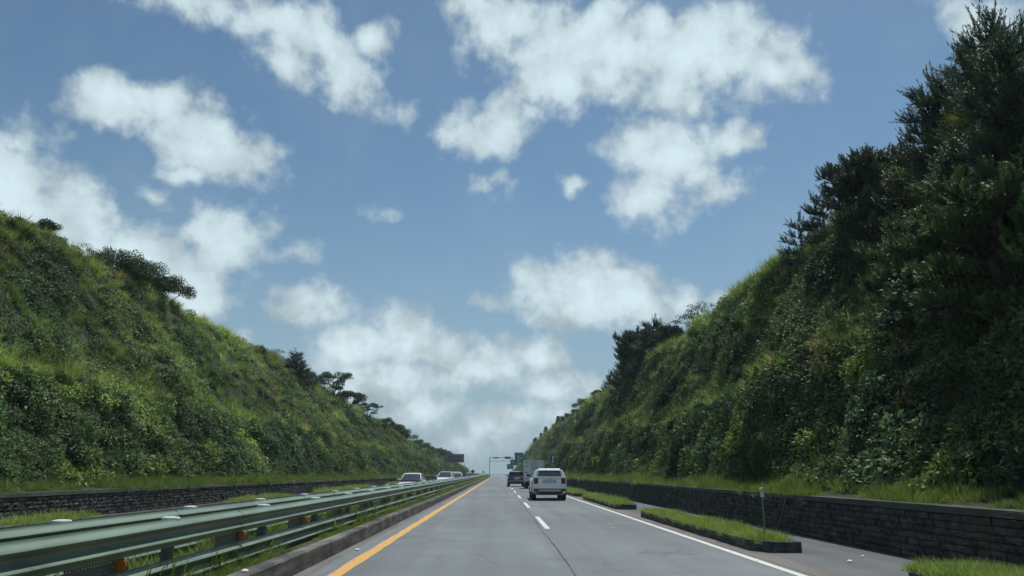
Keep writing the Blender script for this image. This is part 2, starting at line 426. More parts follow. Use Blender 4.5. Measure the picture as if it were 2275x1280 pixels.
def paint_line(name, col, wear, asph=(0.12, 0.13, 0.145)):
    m = mat(name, col, 0.6, 0, 0.4); t = m.node_tree; b = t.nodes['Principled BSDF']
    tc = t.nodes.new('ShaderNodeTexCoord')
    mp = t.nodes.new('ShaderNodeMapping'); mp.inputs['Scale'].default_value = (14, 5, 1)
    t.links.new(tc.outputs['Object'], mp.inputs[0])
    n = t.nodes.new('ShaderNodeTexNoise'); n.inputs['Scale'].default_value = 1; n.inputs['Detail'].default_value = 8; n.inputs['Roughness'].default_value = 0.7
    t.links.new(mp.outputs[0], n.inputs[0])
    f = ramp(t, n.outputs['Fac'], wear, wear + 0.06)
    mx = t.nodes.new('ShaderNodeMix'); mx.data_type = 'RGBA'
    mx.inputs[6].default_value = (*col, 1); mx.inputs[7].default_value = (*asph, 1)
    t.links.new(f, mx.inputs[0]); t.links.new(mx.outputs[2], b.inputs['Base Color'])
    return m
M['yellow_line'] = paint_line('yellow_road_paint', (0.62, 0.34, 0.075), 0.57)
M['white_line'] = paint_line('white_road_paint', (0.62, 0.64, 0.60), 0.58)
M['crack'] = mat('tar_joint', (0.035, 0.038, 0.042), 0.7)

# rail paint: pale green, dirt streaks
M['rail'] = noise_mat('rail_green', [(0.075, 0.105, 0.085), (0.14, 0.20, 0.15), (0.185, 0.26, 0.195)], (3, 0.6, 9), 0.42, lo=0.25, hi=0.6, spec=0.5)
stain(M['rail'], (0.06, 0.065, 0.05), (3, 1.7, 5), .56, .70, .55)
stain(M['rail'], (0.14, 0.07, 0.035), (9, 5, 9), .68, .74, .6)
M['post'] = noise_mat('post_green_grey', [(0.10, 0.13, 0.13), (0.16, 0.2, 0.19)], (6, 6, 2), 0.55)
M['cap'] = mat('cap_white', (0.62, 0.68, 0.68), 0.4)
M['mesh_panel'] = mat('panel_grey', (0.10, 0.12, 0.12), 0.5)
M['orange'] = mat('reflector_orange', (0.48, 0.19, 0.035), 0.35)
M['steel'] = mat('galvanised_steel', (0.22, 0.24, 0.25), 0.5, 0.6)
M['dark_steel'] = mat('dark_steel', (0.09, 0.11, 0.12), 0.55, 0.3)
M['lens'] = mat('reflector_white', (0.42, 0.45, 0.46), 0.35)
M['wood'] = noise_mat('stake_wood', [(0.14, 0.13, 0.11), (0.24, 0.22, 0.19)], (8, 8, 1), 0.85)
M['bark'] = noise_mat('bark', [(0.025, 0.02, 0.016), (0.07, 0.055, 0.042)], (6, 6, 1.5), 0.95, bump=0.6, bscale=12)
M['sign_green'] = mat('sign_green', (0.004, 0.15, 0.10), 0.45)
M['sign_blue'] = mat('sign_blue', (0.015, 0.07, 0.32), 0.45)
M['sign_white'] = mat('sign_white', (0.72, 0.74, 0.74), 0.45)
M['sign_brown'] = mat('sign_brown', (0.10, 0.075, 0.07), 0.5)
M['sign_back'] = noise_mat('sign_back', [(0.13, 0.145, 0.165), (0.18, 0.195, 0.21)], (1, 1, 1), 0.6)
M['sign_red'] = mat('sign_red', (0.34, 0.05, 0.03), 0.5)
M['sign_yellow'] = mat('sign_yellow', (0.55, 0.33, 0.03), 0.5)

M['needle'] = leaf_mat('pine_needles', (0.03, 0.058, 0.036), (0.085, 0.15, 0.078), 0.12, 0.5, False)
M['needle_light'] = leaf_mat('pine_needles_light', (0.05, 0.10, 0.035), (0.13, 0.22, 0.075), 0.22, 0.5, False)
M['tree_leaf'] = leaf_mat('tree_leaves', (0.024, 0.05, 0.025), (0.075, 0.125, 0.055), 0.2, 0.5, False)
M['cedar'] = leaf_mat('cedar_sprays', (0.008, 0.026, 0.012), (0.02, 0.05, 0.02), 0.08, 0.6, False)
M['rust_leaf'] = leaf_mat('dry_leaves', (0.07, 0.03, 0.016), (0.13, 0.06, 0.03), 0.15, 0.6, False)
M['leaf'] = leaf_mat('bush_leaves', (0.045, 0.075, 0.044), (0.19, 0.25, 0.125), 0.25, 0.6)
M['blade'] = leaf_mat('grass_blades', (0.11, 0.155, 0.06), (0.30, 0.36, 0.15), 0.35, 0.5)

# ------------------------------------------------------------------ ground, sea, road
def sweep_obj(name, prof, ys, m, z=0.0, **k):
    b = MB().sweep([(x, zz + z) for x, zz in prof], ys)
    o = b.build(name, m, None, recalc=False)
    for p in o.data.polygons[:1]:
        if p.normal.z < 0: o.data.flip_normals()
    tag(o, kind='structure'); return o

sweep_obj('ground', [(-400, -.06), (-60, -.06), (60, -.06), (400, -.06)], [-200] + YS_LONG, M['ground'])
b = MB().add([(-30000, 590, -34), (30000, 590, -34), (30000, 50000, -34), (-30000, 50000, -34)], [(0, 1, 2, 3)])
tag(b.build('sea', M['sea']), kind='structure')
sweep_obj('road', [(-2.98, 0), (0, 0.0), (5.0, 0)], YS_LONG, M['asphalt'])
sweep_obj('road', [(-11.9, 0), (-8, 0.0), (-5.3, 0)], YS_LONG, M['asphalt'])
sweep_obj('side_path', [(5.0, 0), (7.4, -0.0)], YS_LONG, M['asphalt_side'])
sweep_obj('side_path', [(-13.1, 0), (-12.0, 0)], YS_LONG, M['asphalt_side'])
sweep_obj('median_ground', [(-5.3, .16), (-4.4, .19), (-3.1, .19)], YS_LONG, M['ground'])

def strip(name, x0, x1, ys, m, z=0.006, wob=0.0, seed=0):
    b = MB()
    n0 = len(ys)
    vs = []
    for i, y in enumerate(ys):
        j = wob * (float(vnoise(y * 1.7, seed, 3)) - .5); j2 = wob * (float(vnoise(y * 1.9, seed + 5, 9)) - .5)
        vs += [(x0 + j, y, zr(y) + z), (x1 + j2, y, zr(y) + z)]
    fs = [(2 * i, 2 * i + 1, 2 * i + 3, 2 * i + 2) for i in range(n0 - 1)]
    b.add(vs, fs)
    return b.build(name, m, recalc=False)
fine = list(np.arange(2, 60, .35)) + list(np.arange(60, 300, 5.)) + list(np.arange(300, 340, 2.5)) + [360, 400, 440, 500]
tag(strip('yellow_edge_line', -2.49, -2.27, fine, M['yellow_line'], .005, .035), kind='structure')
tag(strip('white_edge_line', 4.34, 4.48, fine, M['white_line'], .005, .015, 2), kind='structure')
tag(strip('white_edge_line', -11.5, -11.36, fine, M['white_line'], .005, .015, 4), kind='structure')
tag(strip('yellow_edge_line', -5.75, -5.62, fine, M['yellow_line'], .005, .02, 8), kind='structure')
tag(strip('road_joint', 1.135, 1.165, list(np.arange(2, 120, .8)), M['crack'], .004, .05, 6), kind='structure')
tag(strip('road_edge_dirt', 4.56, 5.0, list(np.arange(2, 300, 2.)), M['edge_dirt'], .004, .12, 7), kind='structure')
tag(strip('road_edge_dirt', -2.97, -2.80, list(np.arange(2, 300, 2.)), M['edge_dirt'], .004, .1, 11), kind='structure')
b = MB()
for k in range(20):
    y0 = 20.8 + 12.4 * k; y1 = y0 + 5.7
    b.add([(1.255, y0, .006), (1.395, y0, .006), (1.395, y1, .006), (1.255, y1, .006)], [(0, 1, 2, 3)])
    b.add([(-8.55, y0 + 3, .006), (-8.42, y0 + 3, .006), (-8.42, y1 + 3, .006), (-8.55, y1 + 3, .006)], [(0, 1, 2, 3)])
tag(b.build('lane_markings', M['white_line'], recalc=False), kind='structure')

# ------------------------------------------------------------------ median kerbs
def kerb_sweep(name, x_front, side, h, w, m, y0=-20, y1=480, seg=2.0):
    """side +1: the face looks to +x"""
    b = MB(); y = y0
    while y < y1:
        L = seg if y < 120 else 8 * seg
        e = 0.006 if y < 120 else 0
        j = float(rng.uniform(-.006, .006)); jz = float(rng.uniform(-.008, .008))
        xb = x_front - side * w
        prof = [(xb, -.05), (x_front, -.05), (x_front + j, h - .03 + jz), (x_front - side * .03 + j, h + jz), (xb, h + jz)]
        b.sweep(prof, [y + e, y + L - e], closed=True)
        y += L
    o = b.build(name, m)
    return o
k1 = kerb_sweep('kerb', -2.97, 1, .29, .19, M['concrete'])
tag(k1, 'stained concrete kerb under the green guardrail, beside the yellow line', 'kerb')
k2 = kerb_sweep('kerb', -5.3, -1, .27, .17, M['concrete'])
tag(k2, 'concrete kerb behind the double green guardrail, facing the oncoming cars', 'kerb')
k3 = kerb_sweep('kerb', -11.9, 1, .21, .15, M['kerb_dark'])
tag(k3, 'dark low kerb along the grass patches across the oncoming lanes', 'kerb')

# ------------------------------------------------------------------ traffic islands on the right
def island(y0, y1, xf, w, label, far_taper=0.7, h=.2):
    t = empty('traffic_island', (xf, y0, zr(y0)), label=label, cat='kerbed island', group='kerbed grass islands along the right shoulder')
    L = y1 - y0; kw = .14
    def ring(o):
        return [(o, .45 + o * .4), (.45 * .6 + o * .6, o), (w - o, o), (w - o, L - o - .3), (w * .55, L - o), (o, L - far_taper - o)]
    def seg(p0, p1, q0, q1, b):
        d = math.hypot(p1[0] - p0[0], p1[1] - p0[1]); n = max(1, round(d / 1.0))
        for i in range(n):
            a0, a1 = (i + .006) / n, (i + 1 - .006) / n
            lp = lambda A, B, a: (A[0] + (B[0] - A[0]) * a, A[1] + (B[1] - A[1]) * a)
            A, B, C2, D = lp(p0, p1, a0), lp(p0, p1, a1), lp(q0, q1, a1), lp(q0, q1, a0)
            hz_ = h + rng.uniform(-.006, .006)
            vs = [(*A, -.04), (*B, -.04), (*C2, -.04), (*D, -.04), (*A, hz_), (*B, hz_), (*C2, hz_), (*D, hz_)]
            b.add(vs, [(0, 3, 2, 1), (4, 5, 6, 7), (0, 1, 5, 4), (1, 2, 6, 5), (2, 3, 7, 6), (3, 0, 4, 7)])
    o_, i_ = ring(0), ring(kw)
    b = MB()
    for k in range(6): seg(o_[k], o_[(k + 1) % 6], i_[k], i_[(k + 1) % 6], b)
    b.build('kerb_ring', M['kerb_dark'], t, bevel=.012)
    n = 6
    MB().add([(*p, .13) for p in i_], [tuple(range(6))]).build('soil_bed', M['ground'], t, recalc=False)
    return t, [(xf + kw, y0 + kw + .1), (xf + w - kw, y1 - kw - .3)]
ISL = []
ISL.append(island(1.5, 11.3, 5.55, 1.3, 'cropped grass island at the bottom right corner beside the block wall', .7, .15))
ISL.append(island(14.6, 27.0, 4.85, .85, 'long kerbed grass island carrying the round-headed marker post in front'))
ISL.append(island(31.5, 45.0, 4.85, .8, 'kerbed grass island half hidden behind the white car'))
ISL.append(island(48.5, 62.0, 4.85, .8, 'small far kerbed grass island with a white-headed marker post'))
ISL.append(island(66, 84, 4.85, .8, 'farthest kerbed island, at the foot of the narrow blue sign'))

# ------------------------------------------------------------------ retaining walls
def wall(side, xf, label, y0, y1, top=.93):
    t = empty('retaining_wall', (xf, 0, 0), label=label, cat='wall')
    s = side; b = MB(); rows = 7; rh = (top - .12) / rows
    lim = 90
    for r in range(rows):
        y = y0 - (r % 2) * .22; z0 = r * rh
        while y < y1:
            near = y < lim
            L = rng.uniform(.24, .40) if near else rng.uniform(2.2, 3.2)
            g_ = .007 if near else .02
            za, zb_ = z0 + g_, z0 + rh - g_
            ny = 4 if y < 35 else (2 if near else 1); nz_ = 2 if near else 1
            p = rng.uniform(0, .035 if s > 0 else .02)
            vs = []; fs = []
            for i in range(ny + 1):
                for j in range(nz_ + 1):
                    edge = i in (0, ny) or j in (0, nz_)
                    dx = -(p + (0 if edge else .012) + (rng.uniform(0, .03) if near else 0))
                    yy = y + g_ + (L - 2 * g_) * i / ny
                    vs.append((s * dx, yy, za + (zb_ - za) * j / nz_ + zr(yy)))
            n1 = nz_ + 1
            for i in range(ny):
                for j in range(nz_): fs.append((i * n1 + j, (i + 1) * n1 + j, (i + 1) * n1 + j + 1, i * n1 + j + 1))
            # rim back to the core
            rimi = [i * n1 for i in range(ny + 1)] + [ny * n1 + j for j in range(1, n1)] + [i * n1 + nz_ for i in range(ny - 1, -1, -1)] + [j for j in range(nz_ - 1, 0, -1)]
            base = len(vs)
            for q in rimi: vs.append((s * .045, vs[q][1], vs[q][2]))
            m_ = len(rimi)
            for k in range(m_): fs.append((rimi[k], rimi[(k + 1) % m_], base + (k + 1) % m_, base + k))
            b.add(vs, fs); y += L
    b.build('stone_blocks', M['stone'], t, recalc=False)
    core = MB().sweep([(s * .03, -.1), (s * .35, -.1), (s * .35, top - .1), (s * .03, top - .1)], [q for q in YS_LONG if y0 <= q <= y1], closed=True)
    core.build('wall_core', M['mortar'], t)
    cp = MB(); y = y0
    while y < y1:
        L = 3.0 if y < 150 else 12
        e = .008; jz = rng.uniform(-.006, .006)
        pr = [(-s * .06, top - .11), (s * .38, top - .11), (s * .38, top + jz), (-s * .05, top + jz)]
        cp.sweep(pr, [y + e, y + L - e], closed=True); y += L
    cp.build('coping', M['coping'], t)
    return t
wall(1, 7.3, 'dark stone block wall with flat coping behind the right grass islands', -5, 400)
wall(-1, -12.95, 'dark stone block wall beyond the oncoming lanes, foot of the left slope', -5, 330)


# ------------------------------------------------------------------ hills
LZ = ([-40, 60, 80, 95, 117, 135, 160, 205, 240, 290, 330, 380, 420], [12.7, 13.0, 12.3, 11.6, 10.2, 8.2, 7.0, 5.8, 4.7, 3.7, 2.8, 2.0, 1.2])
RZ = ([-40, 90, 330, 380, 420, 520], [10.6, 10.5, 9.9, 7.8, 6.0, 2.5])

def hill_pos(side, y, t):
    """point on the cut slope: t 0 at the wall top, 1 at the crest, up to 3 on the land behind"""
    y = np.asarray(y, float); t = np.asarray(t, float)
    if side > 0:
        crest = np.interp(y, *RZ); x0 = 7.45; slope = .50
    else:
        crest = np.interp(y, *LZ); x0 = 13.15; slope = .80
    bench = np.minimum(np.interp(y, [0, 60, 200, 420], [4.7, 4.4, 3.8, 1.5]) + .9 * (fbm(y * .06, y * 0 + side, 31, 3) - .5) * 2, crest * .55)
    toe = x0 + (1.1 if side > 0 else 1.3)
    rl = .33 if side > 0 else .52
    xb1 = toe + (bench - 1.2) * rl; xb2 = xb1 + (.4 if side > 0 else .7)
    xc = xb2 + np.maximum(crest - bench - .3, .2) * slope
    T = [0, .08, .34, .42, 1.0, 1.15, 3.0]
    n = len(T)
    X = [x0 + 0 * y, toe + 0 * y, xb1, xb2, xc, xc + 1.4, xc + 45]
    Z = [.86 + 0 * y, 1.15 + 0 * y, bench, bench + .3, crest, crest + .25, crest + 1.0]
    x = np.zeros_like(y + t); z = np.zeros_like(x)
    for i in range(n - 1):
        k = np.clip((t - T[i]) / (T[i + 1] - T[i]), 0, 1)
        msk = (t >= T[i]) if i else (t >= -1)
        x = np.where(msk, X[i] + (X[i + 1] - X[i]) * k, x)
        z = np.where(msk, Z[i] + (Z[i + 1] - Z[i]) * k, z)
    # relief: gullies and bulges, none on the verge
    a = np.clip((t - .08) / .12, 0, 1) * np.clip((1.6 - t) / .5, .15, 1)
    up = (z - 1.0)
    big = (fbm(y * .07 + 3, up * .05, 5 + side, 3) - .5) * 1.7
    mid = (fbm(y * .30, up * .22, 9 + side, 3) - .5) * 1.5
    sml = (fbm(y * 1.1, up * .8, 15 + side, 3) - .5) * .7
    rid = (fbm(y * .45 + up * .12, up * .05, 23 + side, 2) - .5) * .9          # ribs that run down the slope
    d = (big + mid + sml + rid) * a
    x = x - d * .85
    z = z + d * .22 * np.clip(t * 2, 0, 1) + zr(y)
    return np.stack([x * side, y, z], -1)

def build_hill(side, name):
    ys = np.concatenate([np.arange(-40, 110, .7), np.arange(110, 240, 1.6), np.arange(240, 520, 3.2)])
    ts = np.concatenate([np.linspace(0, 1.2, 44), [1.3, 1.5, 1.8, 2.3, 3.0]])
    Y, T = np.meshgrid(ys, ts, indexing='ij')
    Pq = hill_pos(side, Y, T).reshape(-1, 3)
    nt_ = len(ts); fs = []
    for i in range(len(ys) - 1):
        for j in range(nt_ - 1):
            q = (i * nt_ + j, i * nt_ + j + 1, (i + 1) * nt_ + j + 1, (i + 1) * nt_ + j)
            fs.append(q if side > 0 else q[::-1])
    me = bpy.data.meshes.new(name); me.from_pydata(Pq.tolist(), [], fs)
    me.polygons.foreach_set('use_smooth', [True] * len(fs)); me.materials.append(M['soil'])
    o = link_mesh(name, me)
    tag(o, kind='structure')
    return o
build_hill(1, 'hill'); build_hill(-1, 'hill')

def hill_frame(side, y, t):
    e = .25
    p = hill_pos(side, y, t)
    dy = hill_pos(side, y + e, t) - hill_pos(side, y - e, t)
    dt = hill_pos(side, y, t + .02) - hill_pos(side, y, np.maximum(t - .02, 0))
    n = np.cross(dy, dt) * side
    n = n * np.where(n[..., 2:3] < 0, -1, 1)
    n /= np.linalg.norm(n, axis=-1, keepdims=True) + 1e-9
    return p, n

# ------------------------------------------------------------------ plants that are scattered
def quads_mesh(name, verts, faces, shade, m):
    me = bpy.data.meshes.new(name); me.from_pydata(verts, [], faces); me.materials.append(m)
    a = me.attributes.new('shade', 'FLOAT', 'POINT'); a.data.foreach_set('value', np.asarray(shade, np.float32))
    me.polygons.foreach_set('use_smooth', [True] * len(faces))
    return me

def leaf_quad(p, d, nrm, L, Wd, vs, fs, sh, s):
    """pointed leaf folded a little along its rib"""
    d = d.normalized(); w = d.cross(nrm)
    if w.length < 1e-3: w = d.orthogonal()
    w.normalize(); n = w.cross(d)
    b = len(vs)
    vs += [tuple(p), tuple(p + d * L * .45 + w * Wd * .5 + n * L * .08), tuple(p + d * L - n * L * .1), tuple(p + d * L * .45 - w * Wd * .5 + n * L * .08)]
    fs += [(b, b + 1, b + 2, b + 3)]; sh += [s] * 4

def rv(): return Vector((random.gauss(0, 1), random.gauss(0, 1), random.gauss(0, 1)))

def clump_bush(name, n, r, L, m, flat=.7):
    vs, fs, sh = [], [], []
    sub = [(Vector((random.uniform(-1, 1) * r * .6, random.uniform(-1, 1) * r * .6, random.uniform(0, 1) * r * flat * .7)), random.uniform(.25, .45) * r) for _ in range(7)]
    for i in range(n):
        c, rr = random.choice(sub)
        d = rv().normalized(); d.z = abs(d.z) * .8 + .05
        p = c + d * rr * random.uniform(.7, 1.1)
        ld = (d + rv() * .5 + Vector((0, 0, -.25))).normalized()
        leaf_quad(p, ld, (d + Vector((0, 0, .8)) + rv() * .3).normalized(), L * random.uniform(.6, 1.25), L * random.uniform(.4, .62), vs, fs, sh, random.random() ** 1.3)
    return quads_mesh(name, vs, fs, sh, m)

def clump_vine(name, n, r, L, m):
    vs, fs, sh = [], [], []
    for i in range(n):
        a = random.uniform(0, 6.283); q = r * math.sqrt(random.random())
        h = (1 - (q / r) ** 2) * .22 * r + random.uniform(-.04, .06)
        p = Vector((q * math.cos(a), q * math.sin(a), h))
        d = (Vector((math.cos(a) * .4, math.sin(a) * .4, .15)) + rv() * .55).normalized()
        leaf_quad(p, d, (Vector((0, 0, 1)) + rv() * .45).normalized(), L * random.uniform(.6, 1.3), L * random.uniform(.6, .85), vs, fs, sh, random.random())
    return quads_mesh(name, vs, fs, sh, m)

def clump_grass(name, n, r, L, wd, m, droop=.7, segs=3):
    vs, fs, sh = [], [], []
    for i in range(n):
        a = random.uniform(0, 6.283); q = r * random.random()
        p = Vector((q * math.cos(a), q * math.sin(a), 0))
        out = Vector((math.cos(a + random.uniform(-.9, .9)), math.sin(a + random.uniform(-.9, .9)), 0))
        lean = random.uniform(.1, .55); l = L * random.uniform(.5, 1.15); s = random.random()
        side_ = Vector((-out.y, out.x, 0)) * wd * random.uniform(.6, 1.2) * .5
        d = (Vector((0, 0, 1)) + out * lean).normalized()
        b = len(vs)
        for k in range(segs + 1):
            f = 1 - (k / segs) ** 1.6 * .95
            vs += [tuple(p - side_ * f), tuple(p + side_ * f)]; sh += [s, s]
            if k < segs:
                p = p + d * l / segs
                d = (d + out * droop * .45 * random.uniform(.5, 1.2) + Vector((0, 0, -droop * .32 * (k + 1) * .5))).normalized()
        for k in range(segs): fs.append((b + 2 * k, b + 2 * k + 1, b + 2 * k + 3, b + 2 * k + 2))
    return quads_mesh(name, vs, fs, sh, m)

def source_coll(name, meshes):
    c = bpy.data.collections.new(name)
    for i, me in enumerate(meshes):
        c.objects.link(bpy.data.objects.new('%s_%02d' % (name, i), me))
    return c

def scatter(name, label, coll, P_, rot, scl, idx, tint, cat=None):
    n = len(P_)
    me = bpy.data.meshes.new(name); me.vertices.add(n)
    me.vertices.foreach_set('co', np.asarray(P_, np.float32).ravel())
    def at(nm, ty, field, arr):
        a = me.attributes.new(nm, ty, 'POINT'); a.data.foreach_set(field, np.ascontiguousarray(arr).ravel())
    at('rot', 'FLOAT_VECTOR', 'vector', rot.astype(np.float32)); at('scl', 'FLOAT_VECTOR', 'vector', scl.astype(np.float32))
    at('idx', 'INT', 'value', idx.astype(np.int32)); at('tint', 'FLOAT_VECTOR', 'vector', tint.astype(np.float32))
    o = link_mesh(name, me)
    t = bpy.data.node_groups.new(name, 'GeometryNodeTree')
    t.interface.new_socket('Geometry', in_out='INPUT', socket_type='NodeSocketGeometry')
    t.interface.new_socket('Geometry', in_out='OUTPUT', socket_type='NodeSocketGeometry')
    a = t.nodes.new('NodeGroupInput'); z = t.nodes.new('NodeGroupOutput')
    ip = t.nodes.new('GeometryNodeInstanceOnPoints')
    ci = t.nodes.new('GeometryNodeCollectionInfo'); ci.inputs['Collection'].default_value = coll
    ci.inputs['Separate Children'].default_value = True; ci.inputs['Reset Children'].default_value = True
    ip.inputs['Pick Instance'].default_value = True
    def na(nm, ty):
        q = t.nodes.new('GeometryNodeInputNamedAttribute'); q.data_type = ty; q.inputs['Name'].default_value = nm
        return q.outputs['Attribute']
    er = t.nodes.new('FunctionNodeEulerToRotation')
    t.links.new(na('rot', 'FLOAT_VECTOR'), er.inputs[0])
    t.links.new(a.outputs[0], ip.inputs['Points']); t.links.new(ci.outputs[0], ip.inputs['Instance'])
    t.links.new(na('idx', 'INT'), ip.inputs['Instance Index'])
    t.links.new(er.outputs[0], ip.inputs['Rotation']); t.links.new(na('scl', 'FLOAT_VECTOR'), ip.inputs['Scale'])
    t.links.new(ip.outputs[0], z.inputs[0])
    md = o.modifiers.new('scatter', 'NODES'); md.node_group = t
    tag(o, label, cat, kind='stuff')
    return o

def eulers(n_vec, spin):
    """euler that turns +z onto n_vec after spinning about z"""
    nx, ny, nz = n_vec[:, 0], n_vec[:, 1], n_vec[:, 2]
    tilt = np.arccos(np.clip(nz, -1, 1)); az = np.arctan2(ny, nx)
    out = np.zeros((len(n_vec), 3))
    # R = Rz(az) Ry(tilt) Rz(spin): convert to XYZ euler by matrix
    ca, sa, cb, sb, cs, ss = np.cos(az), np.sin(az), np.cos(tilt), np.sin(tilt), np.cos(spin), np.sin(spin)
    m20 = -sb * cs; m21 = sb * ss; m22 = cb
    m10 = sa * cb * cs + ca * ss; m00 = ca * cb * cs - sa * ss
    out[:, 0] = np.arctan2(m21, m22); out[:, 1] = np.arctan2(-m20, np.sqrt(m00 ** 2 + m10 ** 2)); out[:, 2] = np.arctan2(m10, m00)
    return out

BUSH = [clump_bush('leafy', 340, .62, .105, M['leaf']), clump_bush('leafy', 270, .6, .13, M['leaf'], .9), clump_bush('leafy', 420, .65, .085, M['leaf'], .6)]
VINE = [clump_vine('vine', 320, .62, .09, M['leaf']), clump_vine('vine', 240, .6, .115, M['leaf'])]
TALL = [clump_grass('tall', 85, .34, 1.0, .030, M['blade'], .8), clump_grass('tall', 70, .30, 1.25, .034, M['blade'], .6)]
SHORT = [clump_grass('short', 90, .22, .24, .011, M['blade'], .5, 2), clump_grass('short', 70, .22, .32, .012, M['blade'], .8, 2)]
ALL = source_coll('plants', BUSH + VINE + TALL)            # 0-2 bush, 3-4 vine, 5-6 tall grass
LAWN = source_coll('lawn', SHORT)

def cover_hill(side):
    out = dict(P=[], n=[], s=[], i=[], c=[])
    bands = [(4, 30, .34, 1.0), (30, 55, .42, 1.12), (55, 95, .55, 1.35), (95, 160, .85, 1.9), (160, 270, 1.25, 2.6), (270, 430, 1.9, 3.4)]
    for (ya, yb, sp, sc) in bands:
        tl = 17.0
        nn_ = int((yb - ya) * tl * 1.0 / (sp * sp))
        y = rng.uniform(ya, yb, nn_); t = rng.uniform(.07, 1.22, nn_)
        p, n = hill_frame(side, y, t)
        zrel = p[:, 2] - zr(y)
        na_ = fbm(y * .22, zrel * .25, 41 + side, 4); nb = fbm(y * .55 + 9, zrel * .5, 57 + side, 3); nc = fbm(y * .11, zrel * .16, 77 + side, 3)
        lower = t < .33; benchz = (t >= .33) & (t < .47); crest = t > .93; upper = (t >= .47) & (t <= .93)
        yl = np.clip((na_ - .42) * 4.2, 0, 1)                 # patches of yellower growth
        idx = np.zeros(nn_, int); r = rng.random(nn_)
        idx = np.where(lower, np.where(r < .72, rng.integers(0, 3, nn_), rng.integers(3, 5, nn_)), idx)
        gy = nb > (.50 if side < 0 else .54)
        idx = np.where(upper, np.where(gy & (r < .62), rng.integers(5, 7, nn_), np.where(r < .45, rng.integers(0, 3, nn_), rng.integers(3, 5, nn_))), idx)
        idx = np.where(benchz, np.where(r < .55, rng.integers(5, 7, nn_), rng.integers(0, 5, nn_)), idx)
        idx = np.where(crest, np.where(r < .8, rng.integers(5, 7, nn_), rng.integers(0, 5, nn_)), idx)
        grass = idx >= 5
        upv = np.array([0, 0, 1.0])
        mixf = np.where(grass, .62, np.where(idx >= 3, .12, .35))[:, None]
        nv = n * (1 - mixf) + upv * mixf + rng.normal(0, .16, (nn_, 3)); nv /= np.linalg.norm(nv, axis=1, keepdims=True)
        s = sc * rng.uniform(.7, 1.3, nn_) * np.where(grass, np.where(crest | benchz, .54, .46), .9)
        s = s * np.where((~grass) & lower, 1.0 + .5 * np.clip((nb - .5) * 3, 0, 1), 1)
        # colours
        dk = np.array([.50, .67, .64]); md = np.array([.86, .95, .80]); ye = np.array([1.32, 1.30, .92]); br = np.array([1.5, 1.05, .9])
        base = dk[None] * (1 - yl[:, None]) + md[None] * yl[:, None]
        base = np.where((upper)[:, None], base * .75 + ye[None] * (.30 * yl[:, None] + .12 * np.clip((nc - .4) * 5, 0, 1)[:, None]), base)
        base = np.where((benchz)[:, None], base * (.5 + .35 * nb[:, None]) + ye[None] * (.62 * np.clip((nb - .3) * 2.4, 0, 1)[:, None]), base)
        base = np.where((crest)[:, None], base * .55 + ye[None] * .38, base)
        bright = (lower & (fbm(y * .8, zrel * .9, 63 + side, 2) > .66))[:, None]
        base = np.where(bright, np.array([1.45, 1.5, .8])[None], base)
        dry = (rng.random(nn_) < .04)[:, None]
        base = np.where(dry, br[None], base)
        base = base * rng.uniform(.7, 1.3, (nn_, 1)) * (.62 + .95 * nc[:, None])
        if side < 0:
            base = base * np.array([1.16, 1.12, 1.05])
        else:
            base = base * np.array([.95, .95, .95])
        base = base * np.where((p[:, 1] > 120)[:, None], .85, 1)
        p = p - n * .06
        thin = (fbm(y * .6, zrel * .7, 71 + side, 3) < .33) & (rng.random(nn_) < .75) & (t < .95)
        keep_ = ~thin
        p, nv, s, idx, base = p[keep_], nv[keep_], s[keep_], idx[keep_], base[keep_]
        out['P'].append(p); out['n'].append(nv); out['s'].append(s); out['i'].append(idx); out['c'].append(base)
    P_ = np.concatenate(out['P']); n = np.concatenate(out['n']); s = np.concatenate(out['s']); i = np.concatenate(out['i']); c = np.concatenate(out['c'])
    # nothing may hang over the wall
    keep = (np.abs(P_[:, 0]) > (7.45 if side > 0 else 13.1) + np.minimum(s, 1.6) * .62) | (i >= 5) & (np.abs(P_[:, 0]) > (8.2 if side > 0 else 13.9))
    P_, n, s, i, c = P_[keep], n[keep], s[keep], i[keep], c[keep]
    sz = np.stack([s, s, s * rng.uniform(.8, 1.2, len(s))], 1)
    return P_, eulers(n, rng.uniform(0, 6.283, len(s))), sz, i, c
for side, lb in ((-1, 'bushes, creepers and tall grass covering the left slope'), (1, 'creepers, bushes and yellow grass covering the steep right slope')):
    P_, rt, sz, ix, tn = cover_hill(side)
    scatter('undergrowth', lb, ALL, P_, rt, sz, ix, tn)

